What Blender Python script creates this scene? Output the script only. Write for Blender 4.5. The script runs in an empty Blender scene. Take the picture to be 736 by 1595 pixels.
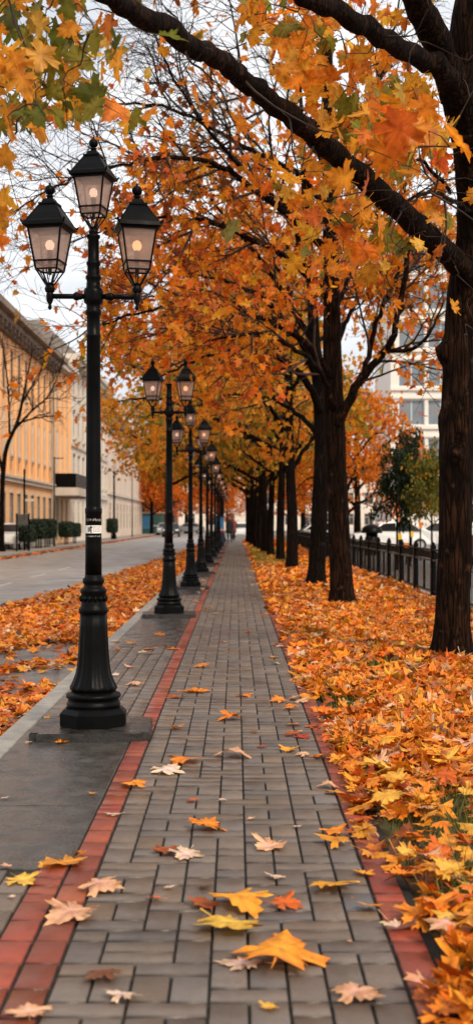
import bpy, bmesh, math, random
import numpy as np
from mathutils import Vector, Matrix, noise

random.seed(7)
RNG = np.random.default_rng(7)
S = bpy.context.scene
COL = S.collection
PI = math.pi
rad = math.radians
CAMH, F, CX, HY = 1.3, 1950.0, 367.0, 815.0      # eye height, focal length, vanishing point of the photograph


def P(px, py, d):
    """point seen at (px, py) at d metres down the path"""
    return Vector(((px - CX) / F * d, d, CAMH - (py - HY) / F * d))


def G(px, py, z=0.0):
    """ground point seen at (px, py)"""
    d = (CAMH - z) * F / (py - HY)
    return Vector(((px - CX) / F * d, d, z))


# ------------------------------------------------------------------ materials
def newmat(name):
    m = bpy.data.materials.new(name)
    m.use_nodes = True
    nt = m.node_tree
    b = nt.nodes.get('Principled BSDF')
    return m, nt, b


def N(nt, typ, **kw):
    n = nt.nodes.new(typ)
    for k, v in kw.items():
        setattr(n, k, v)
    return n


def noise_fac(nt, scale, detail=5, rough=.6, lo=.35, hi=.65, obj=True, stretch=None):
    tc = N(nt, 'ShaderNodeTexCoord')
    src = tc.outputs['Object']
    if stretch:
        mp = N(nt, 'ShaderNodeMapping')
        mp.inputs['Scale'].default_value = stretch
        nt.links.new(src, mp.inputs['Vector'])
        src = mp.outputs['Vector']
    t = N(nt, 'ShaderNodeTexNoise')
    t.inputs['Scale'].default_value = scale
    t.inputs['Detail'].default_value = detail
    t.inputs['Roughness'].default_value = rough
    nt.links.new(src, t.inputs['Vector'])
    r = N(nt, 'ShaderNodeMapRange')
    r.inputs['From Min'].default_value = lo
    r.inputs['From Max'].default_value = hi
    nt.links.new(t.outputs['Fac'], r.inputs['Value'])
    return r.outputs['Result'], t


def mixcol(nt, fac, a, b, blend='MIX'):
    m = N(nt, 'ShaderNodeMix', data_type='RGBA', blend_type=blend)
    if hasattr(fac, 'is_linked'):
        nt.links.new(fac, m.inputs[0])
    else:
        m.inputs[0].default_value = fac
    for v, i in ((a, 6), (b, 7)):
        if hasattr(v, 'is_linked'):
            nt.links.new(v, m.inputs[i])
        else:
            m.inputs[i].default_value = (*v, 1)
    return m.outputs[2]


def bump(nt, b, h, strength=.3, dist=.01):
    n = N(nt, 'ShaderNodeBump')
    n.inputs['Strength'].default_value = strength
    n.inputs['Distance'].default_value = dist
    nt.links.new(h, n.inputs['Height'])
    nt.links.new(n.outputs['Normal'], b.inputs['Normal'])


def surf(name, c1, c2, scale=4, rough=.7, rough2=None, bstr=.0, bscale=None, metal=0, spec=.5, lo=.35, hi=.65, stretch=None, bdist=.01):
    m, nt, b = newmat(name)
    f, t = noise_fac(nt, scale, lo=lo, hi=hi, stretch=stretch)
    nt.links.new(mixcol(nt, f, c1, c2), b.inputs['Base Color'])
    if rough2 is None:
        b.inputs['Roughness'].default_value = rough
    else:
        f2, _ = noise_fac(nt, scale * .6 + .3, lo=.4, hi=.6)
        r = N(nt, 'ShaderNodeMapRange')
        r.inputs['To Min'].default_value = rough
        r.inputs['To Max'].default_value = rough2
        nt.links.new(f2, r.inputs['Value'])
        nt.links.new(r.outputs['Result'], b.inputs['Roughness'])
    b.inputs['Metallic'].default_value = metal
    b.inputs['Specular IOR Level'].default_value = spec
    if bstr:
        f3, _ = noise_fac(nt, bscale or scale * 6, lo=.2, hi=.8, stretch=stretch)
        bump(nt, b, f3, bstr, bdist)
    return m


def leafmat(name, trans=.45):
    m, nt, b = newmat(name)
    a = N(nt, 'ShaderNodeAttribute', attribute_name='Col')
    f, _ = noise_fac(nt, 22, detail=4, lo=.42, hi=.7)
    dk = mixcol(nt, 1.0, a.outputs['Color'], (.55, .42, .3), 'MULTIPLY')
    c = mixcol(nt, f, a.outputs['Color'], dk)
    nt.links.new(c, b.inputs['Base Color'])
    b.inputs['Roughness'].default_value = .5
    b.inputs['Specular IOR Level'].default_value = .35
    tr = N(nt, 'ShaderNodeBsdfTranslucent')
    nt.links.new(c, tr.inputs['Color'])
    mx = N(nt, 'ShaderNodeMixShader')
    mx.inputs[0].default_value = trans
    nt.links.new(b.outputs[0], mx.inputs[1])
    nt.links.new(tr.outputs[0], mx.inputs[2])
    nt.links.new(mx.outputs[0], nt.nodes['Material Output'].inputs['Surface'])
    return m


def attrmat(name, scale, dark, rough, rough2, bstr, bscale):
    m, nt, b = newmat(name)
    a = N(nt, 'ShaderNodeAttribute', attribute_name='Col')
    f, _ = noise_fac(nt, scale, lo=.35, hi=.7)
    dk = mixcol(nt, 1.0, a.outputs['Color'], dark, 'MULTIPLY')
    c1 = mixcol(nt, f, a.outputs['Color'], dk)
    f4, _ = noise_fac(nt, 260, detail=2, lo=.3, hi=.75)
    c2 = mixcol(nt, 1.0, c1, (.72, .7, .68), 'MULTIPLY')
    f5, _ = noise_fac(nt, 1.7, detail=6, lo=.48, hi=.66)
    c3 = mixcol(nt, 1.0, c1, (.6, .58, .56), 'MULTIPLY')
    f6, _ = noise_fac(nt, 45, detail=5, lo=.56, hi=.68)
    c2 = mixcol(nt, f6, c2, mixcol(nt, 1.0, c1, (.5, .46, .42), 'MULTIPLY'))
    nt.links.new(mixcol(nt, f4, mixcol(nt, f5, c1, c3), c2), b.inputs['Base Color'])
    f2, _ = noise_fac(nt, 1.3, lo=.4, hi=.62)
    r = N(nt, 'ShaderNodeMapRange')
    r.inputs['To Min'].default_value = rough
    r.inputs['To Max'].default_value = rough2
    nt.links.new(f2, r.inputs['Value'])
    nt.links.new(r.outputs['Result'], b.inputs['Roughness'])
    f3, _ = noise_fac(nt, bscale, detail=6, lo=.2, hi=.8)
    bump(nt, b, f3, bstr, .004)
    return m


def barkmat(name, c1, c2, c3, k=1.0):
    m, nt, b = newmat(name)
    f, t = noise_fac(nt, 9 * k, detail=8, rough=.65, lo=.35, hi=.68, stretch=(1, 1, .16))
    f2, _ = noise_fac(nt, 3.0 * k, detail=4, lo=.45, hi=.7)
    c = mixcol(nt, f, c1, c2)
    c = mixcol(nt, f2, c, mixcol(nt, f, c3, c1))
    nt.links.new(c, b.inputs['Base Color'])
    b.inputs['Roughness'].default_value = .8
    b.inputs['Specular IOR Level'].default_value = .05
    v = N(nt, 'ShaderNodeTexVoronoi', feature='DISTANCE_TO_EDGE')
    v.inputs['Scale'].default_value = 24 * k
    tc = N(nt, 'ShaderNodeTexCoord')
    mp = N(nt, 'ShaderNodeMapping')
    mp.inputs['Scale'].default_value = (1, 1, .085)
    nt.links.new(tc.outputs['Object'], mp.inputs['Vector'])
    ad = N(nt, 'ShaderNodeVectorMath', operation='ADD')
    sc = N(nt, 'ShaderNodeVectorMath', operation='SCALE')
    sc.inputs['Scale'].default_value = .05
    nt.links.new(t.outputs['Color'], sc.inputs[0])
    nt.links.new(mp.outputs[0], ad.inputs[0])
    nt.links.new(sc.outputs[0], ad.inputs[1])
    nt.links.new(ad.outputs[0], v.inputs['Vector'])
    mm = N(nt, 'ShaderNodeMath', operation='MULTIPLY')
    nt.links.new(v.outputs['Distance'], mm.inputs[0])
    mm.inputs[1].default_value = 2.2
    ma = N(nt, 'ShaderNodeMath', operation='ADD')
    nt.links.new(mm.outputs[0], ma.inputs[0])
    nt.links.new(f, ma.inputs[1])
    bump(nt, b, ma.outputs[0], 1.0, .03)
    fr = N(nt, 'ShaderNodeMapRange')
    fr.inputs['From Min'].default_value = .02
    fr.inputs['From Max'].default_value = .16
    nt.links.new(v.outputs['Distance'], fr.inputs['Value'])
    c = mixcol(nt, fr.outputs['Result'], c1, c)
    fl, _ = noise_fac(nt, 6.5 * k, detail=7, lo=.60, hi=.70)
    c = mixcol(nt, fl, c, tuple(q * 1.2 + .004 for q in c2))
    nt.links.new(c, b.inputs['Base Color'])
    return m


M = {}
M['leaf'] = leafmat('autumn leaf', .58)
M['ground_leaf'] = leafmat('fallen leaf', .2)
M['needle'] = leafmat('evergreen leaf', .2)
M['brick'] = attrmat('paving brick', 14, (.78, .77, .76), .3, .66, .35, 120)
M['joint'] = surf('dark joint sand', (.008, .007, .005), (.022, .019, .014), 30, .9)
M['slab'] = surf('wet dark slab', (.028, .025, .023), (.075, .066, .057), 9, .07, .45, .3, 60, lo=.3, hi=.7)
M['wet_stone'] = surf('wet black stone plate', (.014, .013, .012), (.035, .031, .027), 12, .1, .45, .3, 60)
M['kerb'] = surf('granite kerb', (.2, .185, .165), (.3, .28, .25), 7, .5, .8, .2, 80)
M['asphalt'] = surf('grey asphalt', (.20, .185, .17), (.28, .262, .245), 1.2, .3, .6, .25, 70)
M['wet_asphalt'] = surf('wet asphalt', (.05, .045, .04), (.10, .092, .084), 2.4, .1, .45, .2, 60)
M['far_walk'] = surf('far pavement', (.2, .17, .145), (.28, .245, .21), 2, .8)
M['soil'] = surf('soil and grass', (.06, .04, .015), (.09, .08, .02), 3, .95)
M['plaza'] = surf('grey plaza', (.14, .13, .12), (.2, .185, .17), 1.5, .6)
M['paint_line'] = surf('road paint', (.5, .49, .46), (.3, .29, .27), 9, .6)
M['iron'] = surf('black painted iron', (.0012, .0013, .0015), (.003, .0031, .0032), 8, .3, .5, .1, 130, spec=.09)
M['iron_grey'] = surf('plain grey iron', (.04, .038, .036), (.08, .075, .07), 9, .4, .6, spec=.2)
M['bark_brown'] = barkmat('brown bark', (.0035, .0018, .001), (.046, .020, .010), (.013, .0065, .0035))
M['bark_dark'] = barkmat('dark bark', (.003, .002, .0014), (.016, .0085, .0055), (.008, .005, .004))
M['bark_far'] = barkmat('far bark', (.004, .0025, .0018), (.016, .009, .006), (.008, .005, .004), .7)
M['twig'] = surf('twig bark', (.014, .008, .006), (.055, .034, .025), 5, .8, spec=.2)
M['bulb'] = None
M['orange_wall'] = surf('orange stucco', (.78, .43, .20), (.84, .50, .25), .6, .85, bstr=.1, bscale=40)
M['orange_panel'] = surf('deep orange panel', (.5, .2, .06), (.56, .25, .08), 1, .85)
M['white_wall'] = surf('cream stucco', (.66, .58, .49), (.74, .66, .57), .5, .85)
M['pink_wall'] = surf('pale pink stucco', (.6, .47, .38), (.67, .55, .46), .4, .85)
M['trim'] = surf('stone trim', (.5, .43, .36), (.6, .53, .46), 1.5, .8)
M['eave'] = surf('eave timber', (.16, .12, .09), (.25, .19, .14), 1, .8)
M['plinth'] = surf('grey plinth', (.22, .2, .18), (.3, .28, .25), 1, .8)
M['roof'] = surf('grey roof tiles', (.13, .11, .10), (.2, .17, .15), 2, .75)
M['brickred'] = surf('red brick wall', (.22, .06, .03), (.3, .09, .05), 2, .85)
M['glass_dark'] = surf('window glass', (.03, .03, .032), (.08, .075, .075), .5, .08, .2)
M['blind'] = surf('window with blind', (.5, .47, .43), (.6, .56, .52), .7, .35)
M['office_glass'] = surf('office glass', (.12, .15, .18), (.22, .25, .28), .35, .1, .25)
M['office_wall'] = surf('white office cladding', (.72, .66, .6), (.78, .72, .66), .3, .6)
M['car_white'] = surf('white car paint', (.66, .66, .66), (.7, .7, .7), .5, .2)
M['car_grey'] = surf('grey car paint', (.25, .26, .28), (.3, .31, .33), .5, .22)
M['car_dark'] = surf('dark car paint', (.02, .022, .026), (.035, .037, .04), .5, .22)
M['rubber'] = surf('tyre rubber', (.012, .012, .012), (.022, .022, .022), 9, .85)
M['chrome'] = surf('wheel metal', (.4, .4, .41), (.5, .5, .5), 4, .35, metal=.8)
M['red'] = surf('red plastic', (.5, .03, .02), (.55, .05, .03), 2, .4)
M['headlamp'] = surf('headlamp lens', (.7, .7, .72), (.8, .8, .82), 2, .15)
M['sign_orange'] = surf('orange sign', (.75, .2, .03), (.8, .25, .05), 2, .6)
M['sign_yellow'] = surf('yellow paint', (.75, .42, .02), (.8, .48, .04), 2, .5)
M['sign_white'] = surf('white sticker', (.7, .67, .63), (.78, .75, .72), 20, .5)
M['ink'] = surf('black ink', (.012, .012, .013), (.03, .03, .03), 20, .6)
M['ink_grey'] = surf('faded ink', (.3, .28, .27), (.42, .4, .38), 60, .6)
M['blue'] = surf('blue panel', (.05, .25, .5), (.08, .32, .58), 2, .4)
M['navy'] = surf('navy panel', (.012, .02, .06), (.02, .03, .08), 2, .5)
M['teal'] = surf('teal panel', (.03, .12, .11), (.05, .17, .15), 2, .5)
M['cloth_dark'] = surf('dark coat', (.012, .012, .016), (.03, .03, .035), 9, .9)
M['cloth_red'] = surf('red coat', (.16, .025, .025), (.22, .04, .035), 9, .9)
M['skin'] = surf('skin', (.5, .3, .22), (.55, .34, .25), 9, .6)
M['hair'] = surf('brown hair', (.02, .012, .008), (.04, .025, .015), 9, .7)


def glass_pane():
    m, nt, b = newmat('frosted lantern glass')
    f, _ = noise_fac(nt, 9, lo=.3, hi=.7, detail=3)
    b.inputs['Roughness'].default_value = .25
    nt.links.new(mixcol(nt, f, (.40, .34, .31), (.66, .59, .55)), b.inputs['Base Color'])
    tl = N(nt, 'ShaderNodeBsdfTranslucent')
    tl.inputs['Color'].default_value = (.8, .68, .62, 1)
    tp = N(nt, 'ShaderNodeBsdfTransparent')
    tp.inputs['Color'].default_value = (.95, .86, .82, 1)
    m1 = N(nt, 'ShaderNodeMixShader')
    m1.inputs[0].default_value = .6
    nt.links.new(b.outputs[0], m1.inputs[1])
    nt.links.new(tl.outputs[0], m1.inputs[2])
    m2 = N(nt, 'ShaderNodeMixShader')
    m2.inputs[0].default_value = .58
    nt.links.new(m1.outputs[0], m2.inputs[1])
    nt.links.new(tp.outputs[0], m2.inputs[2])
    nt.links.new(m2.outputs[0], nt.nodes['Material Output'].inputs['Surface'])
    return m


M['pane'] = glass_pane()


def emis(name, c, s):
    m, nt, b = newmat(name)
    b.inputs['Base Color'].default_value = (*c, 1)
    b.inputs['Emission Color'].default_value = (*c, 1)
    b.inputs['Emission Strength'].default_value = s
    return m


M['bulb_warm'] = emis('warm bulb', (1, .52, .24), 1.5)
M['bulb_pale'] = emis('pale bulb', (1, .80, .62), 1.0)


# ------------------------------------------------------------------ object helpers
def obj(name, bm, mat, parent=None, smooth=False, loc=None):
    me = bpy.data.meshes.new(name)
    if isinstance(bm, bmesh.types.BMesh):
        bm.normal_update()
        bm.to_mesh(me)
        bm.free()
    else:
        me = bm
    o = bpy.data.objects.new(name, me)
    COL.objects.link(o)
    if mat:
        me.materials.append(M[mat] if isinstance(mat, str) else mat)
    if smooth:
        for p in me.polygons:
            p.use_smooth = True
    if parent:
        o.parent = parent
    if loc is not None:
        o.location = loc
    return o


def empty(name, loc=(0, 0, 0), rz=0):
    o = bpy.data.objects.new(name, None)
    COL.objects.link(o)
    o.location = loc
    o.rotation_euler = (0, 0, rz)
    o.empty_display_size = .2
    return o


def tag(o, label=None, cat=None, group=None, kind=None):
    if label:
        o['label'] = label
    if cat:
        o['category'] = cat
    if group:
        o['group'] = group
    if kind:
        o['kind'] = kind
    return o


def kids(o):
    return [c for c in list(COL.objects) if c.parent == o]


CHILD = {}


def copy_tree(o, parent=None):
    c = o.copy()
    COL.objects.link(c)
    if parent:
        c.parent = parent
    for ch in o.children:
        copy_tree(ch, c)
    return c


def box(bm, x0, x1, y0, y1, z0, z1, bev=0):
    v = [bm.verts.new((x, y, z)) for z in (z0, z1) for y in (y0, y1) for x in (x0, x1)]
    fs = [(0, 2, 3, 1), (4, 5, 7, 6), (0, 1, 5, 4), (2, 6, 7, 3), (0, 4, 6, 2), (1, 3, 7, 5)]
    nf = [bm.faces.new([v[i] for i in f]) for f in fs]
    if bev:
        es = set(e for f in nf for e in f.edges)
        bmesh.ops.bevel(bm, geom=list(es), offset=bev, segments=1, affect='EDGES')


def prism(bm, h0, h1, z0, z1, cap=True, n=4, rot=PI / 4):
    """square/n-gon frustum about z; h = half width (apothem)"""
    k = 1 / math.cos(PI / n)
    a = [bm.verts.new((h0 * k * math.cos(rot + 2 * PI * i / n), h0 * k * math.sin(rot + 2 * PI * i / n), z0)) for i in range(n)]
    b = [bm.verts.new((h1 * k * math.cos(rot + 2 * PI * i / n), h1 * k * math.sin(rot + 2 * PI * i / n), z1)) for i in range(n)]
    for i in range(n):
        j = (i + 1) % n
        bm.faces.new((a[i], a[j], b[j], b[i]))
    if cap:
        bm.faces.new(a[::-1])
        bm.faces.new(b)


def lathe(bm, prof, n=24, flute=None):
    """prof: (r, z) list; flute(i, z)->radius factor"""
    rings = []
    for r, z in prof:
        ring = []
        for i in range(n):
            a = 2 * PI * i / n
            rr = r * (flute(a, z) if flute else 1)
            ring.append(bm.verts.new((rr * math.cos(a), rr * math.sin(a), z)))
        rings.append(ring)
    for A, B in zip(rings, rings[1:]):
        for i in range(n):
            j = (i + 1) % n
            bm.faces.new((A[i], A[j], B[j], B[i]))
    bm.faces.new(rings[0][::-1])
    bm.faces.new(rings[-1])


def bar(bm, a, b, r, n=6, r2=None):
    a, b = Vector(a), Vector(b)
    t = (b - a).normalized()
    u = t.cross(Vector((0, 0, 1)) if abs(t.z) < .9 else Vector((1, 0, 0))).normalized()
    w = t.cross(u)
    r2 = r if r2 is None else r2
    A = [bm.verts.new(a + (u * math.cos(2 * PI * i / n + PI / n) + w * math.sin(2 * PI * i / n + PI / n)) * r) for i in range(n)]
    B = [bm.verts.new(b + (u * math.cos(2 * PI * i / n + PI / n) + w * math.sin(2 * PI * i / n + PI / n)) * r2) for i in range(n)]
    for i in range(n):
        j = (i + 1) % n
        bm.faces.new((A[j], A[i], B[i], B[j]))
    bm.faces.new(A)
    bm.faces.new(B[::-1])


def ball(bm, c, r, sx=1, sy=1, sz=1, u=12, v=8):
    m = Matrix.Translation(c) @ Matrix.Diagonal((sx, sy, sz, 1))
    bmesh.ops.create_uvsphere(bm, u_segments=u, v_segments=v, radius=r, matrix=m)


def npmesh(name, verts, tris, cols=None):
    """mesh from numpy arrays: verts (n,3), polys (m,k), cols per vertex (n,3)"""
    me = bpy.data.meshes.new(name)
    k = tris.shape[1]
    me.vertices.add(len(verts))
    me.vertices.foreach_set('co', np.ascontiguousarray(verts, np.float32).ravel())
    me.loops.add(tris.size)
    me.loops.foreach_set('vertex_index', np.ascontiguousarray(tris, np.int32).ravel())
    me.polygons.add(len(tris))
    me.polygons.foreach_set('loop_start', np.arange(len(tris), dtype=np.int32) * k)
    me.polygons.foreach_set('loop_total', np.full(len(tris), k, np.int32))
    if cols is not None:
        a = me.attributes.new('Col', 'FLOAT_COLOR', 'POINT')
        c4 = np.ones((len(verts), 4), np.float32)
        c4[:, :3] = cols
        a.data.foreach_set('color', c4.ravel())
    me.update(calc_edges=True)
    return me


# ------------------------------------------------------------------ leaves
def leaf_template(kind):
    if kind == 'fine':
        half = [(.0, .0), (.11, -.07), (.24, -.05), (.36, -.10), (.33, .04), (.40, .10), (.27, .17), (.43, .26), (.62, .28), (.56, .38), (.62, .50), (.44, .50), (.27, .44),
                (.30, .62), (.22, .66), (.23, .80), (.10, .80), (.0, 1.02)]
    elif kind == 'mid':
        half = [(.0, .0), (.36, -.08), (.27, .16), (.62, .36), (.26, .44), (.24, .74), (.0, 1.02)]
    else:
        half = [(.0, .0), (.5, .25), (.22, .55), (.0, 1.0)]
    out = half + [(-x, y) for x, y in half[-2:0:-1]]
    v = [(0, .32, 0)] + [(x, y, 0) for x, y in out]
    n = len(out)
    t = [(0, 1 + i, 1 + (i + 1) % n) for i in range(n)]
    if kind != 'far':
        b = len(v)
        v += [(.012, .02, .002), (-.012, .02, .002), (.008, -.42, .0), (-.008, -.42, .0)]
        t += [(b, b + 1, b + 2), (b + 1, b + 3, b + 2)]
    v = np.array(v, float)
    v[:, 1] -= .32
    return v, np.array(t)


TPL = {k: leaf_template(k) for k in ('fine', 'mid', 'far')}


def frames(tip, nrm):
    """rotation matrices with y=tip, z~nrm"""
    y = tip / np.linalg.norm(tip, axis=1, keepdims=True)
    z = nrm - (nrm * y).sum(1, keepdims=True) * y
    z /= np.linalg.norm(z, axis=1, keepdims=True) + 1e-9
    x = np.cross(y, z)
    return np.stack([x, y, z], axis=2)


def leaves_mesh(name, pos, R, size, col, kind='mid', curl=.5, rng=RNG, vcol=.12):
    v, t = TPL[kind]
    n = len(pos)
    V = np.repeat(v[None], n, 0)
    c = rng.normal(0, curl, (n, 4, 1))
    x, y = V[:, :, 0], V[:, :, 1]
    V[:, :, 0] *= rng.uniform(.78, 1.12, (n, 1))
    V[:, :, 2] += (c[:, 0] * .8) * x * x + (c[:, 1] * .6) * y * y + c[:, 2] * .5 * x * y + np.abs(x) * c[:, 3] * .35
    V[:, :, 2] += rng.normal(0, .05 * curl, V.shape[:2])
    W = np.einsum('nij,nvj->nvi', R, V * size[:, None, None]) + pos[:, None]
    T = (t[None] + (np.arange(n) * len(v))[:, None, None]).reshape(-1, 3)
    C = np.repeat(col[:, None], len(v), 1)
    C = C * (1 + rng.normal(0, vcol, (n, len(v), 1)))
    if kind == 'fine':                                               # paler veins to the lobes, browner margins between them
        rr = np.hypot(v[:, 0], v[:, 1])
        k = np.where(np.roll(rr, 1) + np.roll(rr, -1) > 2 * rr, .80, 1.06)
        k[0] = 1.22
        C = C * k[None, :, None]
        C[:, :, 2] *= np.where(k > 1.1, 1.6, 1)[None]
    return npmesh(name, W.reshape(-1, 3), T, np.clip(C.reshape(-1, 3), 0, 1))


PAL = {
    'orange': (.84, .235, .012), 'deep': (.70, .14, .010), 'rust': (.38, .085, .012), 'golden': (.84, .34, .02), 'yellow': (.76, .42, .045),
    'olive': (.26, .22, .018), 'green': (.12, .14, .015), 'peach': (.78, .42, .20), 'pale': (.74, .53, .33), 'brown': (.22, .075, .022), 'red': (.52, .055, .015),
    'dgreen': (.014, .032, .016), 'mgreen': (.05, .08, .02), 'ygreen': (.20, .2, .03), 'bright': (.92, .28, .015),
}


def palette(n, spec, rng=RNG, jit=.14):
    ks = list(spec)
    w = np.array([spec[k] for k in ks], float)
    i = rng.choice(len(ks), n, p=w / w.sum())
    c = np.array([PAL[k] for k in ks])[i]
    return np.clip(c * (1 + rng.normal(0, jit, (n, 1))) * (1 + rng.normal(0, .05, (n, 3))), .003, .95)


def hang_frames(n, rng, droop=.8, spread=.75):
    tip = rng.normal(0, spread, (n, 3))
    tip[:, 2] -= droop
    nrm = rng.normal(0, 1, (n, 3))
    nrm[:, 2] *= .7
    return frames(tip, nrm)


# ------------------------------------------------------------------ trees
def catmull(ctrl, rads, step):
    c = [np.array(p, float) for p in ctrl]
    c = [2 * c[0] - c[1]] + c + [2 * c[-1] - c[-2]]
    pts, rr = [], []
    for i in range(1, len(c) - 2):
        p0, p1, p2, p3 = c[i - 1:i + 3]
        n = max(2, int(np.linalg.norm(p2 - p1) / step))
        for k in range(n):
            t = k / n
            pts.append(.5 * (2 * p1 + (p2 - p0) * t + (2 * p0 - 5 * p1 + 4 * p2 - p3) * t * t + (3 * p1 - p0 - 3 * p2 + p3) * t ** 3))
            rr.append(rads[i - 1] * (1 - t) + rads[i] * t)
    pts.append(c[-2])
    rr.append(rads[-1])
    return np.array(pts), np.array(rr)


class Tubes:
    def __init__(self):
        self.v, self.f, self.n = [], [], 0

    def add(self, pts, rr, sides=None, rough=0, seed=0, bumps=(), flare=0):
        n = len(pts)
        if n < 2:
            return
        rmax = rr.max()
        s = sides or (14 if rmax > .08 else 8 if rmax > .03 else 5 if rmax > .012 else 3)
        t = np.gradient(pts, axis=0)
        t /= np.linalg.norm(t, axis=1, keepdims=True) + 1e-9
        ref = np.array([1., 0, 0]) if abs(t[:, 2]).mean() > .6 else np.array([0, 0, 1.])
        u = np.cross(t, ref)
        u /= np.linalg.norm(u, axis=1, keepdims=True) + 1e-9
        w = np.cross(t, u)
        a = np.linspace(0, 2 * PI, s, endpoint=False)
        R = np.repeat(rr[:, None], s, 1)
        ring = u[:, None] * np.cos(a)[None, :, None] + w[:, None] * np.sin(a)[None, :, None]
        if rough:
            for i in range(n):
                for j in range(s):
                    q = pts[i] + ring[i, j] * rr[i]
                    d = noise.noise(Vector((q[0] * 5 + seed, q[1] * 5, q[2] * 1.6))) * .6 + noise.noise(Vector((q[0] * 16 + seed, q[1] * 16, q[2] * 4))) * .3 \
                        + noise.noise(Vector((q[0] * 45, q[1] * 45 + seed, q[2] * 9))) * .22
                    R[i, j] *= 1 + rough * d
        if flare:                                                    # roots spreading at the foot
            R *= 1 + flare * np.exp(-np.maximum(pts[:, 2], 0) / .16)[:, None] * (.5 + .5 * np.cos(5 * a + seed + 1.3 * np.sin(2 * a + seed)))[None]
        V = pts[:, None] + ring * R[:, :, None]
        for bp, br, bh in bumps:
            dd = V - np.array(bp)
            k = np.exp(-(dd ** 2).sum(2) / (br * br))
            V += ring * (k * bh)[:, :, None]
        self.v.append(V.reshape(-1, 3))
        i = np.arange(n - 1)[:, None] * s
        j = np.arange(s)[None]
        j2 = (j + 1) % s
        q = np.stack([i + j, i + j2, i + s + j2, i + s + j], -1).reshape(-1, 4) + self.n
        self.f.append(q)
        self.n += n * s

    def build(self, name, mat, parent):
        me = npmesh(name, np.concatenate(self.v), np.concatenate(self.f))
        me.polygons.foreach_set('use_smooth', np.ones(len(me.polygons), bool))
        return obj(name, me, mat, parent)


def unit(v):
    return v / (np.linalg.norm(v) + 1e-9)


def grow(start, direc, L, r0, rng, wig=.16, up=.0, seg=6, r1=None):
    d = unit(np.array(direc, float))
    p = np.array(start, float)
    pts, rr = [p.copy()], [r0]
    for k in range(seg):
        d = unit(d + rng.normal(0, wig, 3) + np.array([0, 0, up]))
        p = p + d * (L / seg)
        pts.append(p.copy())
        f = (k + 1) / seg
        rr.append(r0 * (1 - f) + (r1 if r1 is not None else r0 * .3) * f)
    return np.array(pts), np.array(rr)


def branch_out(parent, levels, rng, tubes, tips, lvl=0, minz=-9, bias=None):
    """levels: list of dict(n, L, ang, r, up, wig, t0)"""
    pts, rr = parent
    if lvl >= len(levels):
        tips.append(pts)
        return
    q = levels[lvl]
    plen = np.linalg.norm(np.diff(pts, axis=0), axis=1).sum()
    n = q['n'] if not q.get('per') else max(1, int(q['n'] * plen))
    for k in range(n):
        t = q.get('t0', .2) + (1 - q.get('t0', .2)) * (k + rng.uniform(.1, .9)) / n
        x = t * (len(pts) - 1)
        i = min(int(x), len(pts) - 2)
        st = pts[i] + (pts[i + 1] - pts[i]) * (x - i)
        tan = unit(pts[i + 1] - pts[i])
        pr = rr[i]
        a = rad(q['ang'] * rng.uniform(.65, 1.35))
        rv = rng.normal(0, 1, 3)
        if bias is not None:
            rv = rv + np.array(bias)
        side = unit(rv - tan * (rv @ tan))
        d = tan * math.cos(a) + side * math.sin(a)
        d[2] = d[2] * q.get('flat', 1)
        L = q['L'] * rng.uniform(.55, 1.25) * (1.15 - .5 * t)
        r0 = min(q['r'], pr * .75)
        c = grow(st, d, L, max(r0, .0028), rng, q.get('wig', .16), q.get('up', 0), seg=q.get('seg', 5), r1=max(r0 * .35, .0022))
        if c[0][-1][2] < minz:
            c[0][:, 2] += np.linspace(0, minz - c[0][-1][2], len(c[0]))
        tubes.add(*c)
        branch_out(c, levels, rng, tubes, tips, lvl + 1, minz, bias)
    if lvl == len(levels) - 1:
        tips.append(pts)


def tip_leaves(tips, per, off, rng, prob=None):
    out = []
    for pts in tips:
        k = rng.poisson(per)
        if not k:
            continue
        x = rng.uniform(.15, 1, k) * (len(pts) - 1)
        i = np.minimum(x.astype(int), len(pts) - 2)
        p = pts[i] + (pts[i + 1] - pts[i]) * (x - i)[:, None] + rng.normal(0, off, (k, 3))
        out.append(p)
    p = np.concatenate(out)
    if prob is not None:
        p = p[rng.uniform(0, 1, len(p)) < prob(p)]
    return p


def rel(lst, base):
    return [tuple(Vector(p) - base) for p in lst]


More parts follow.
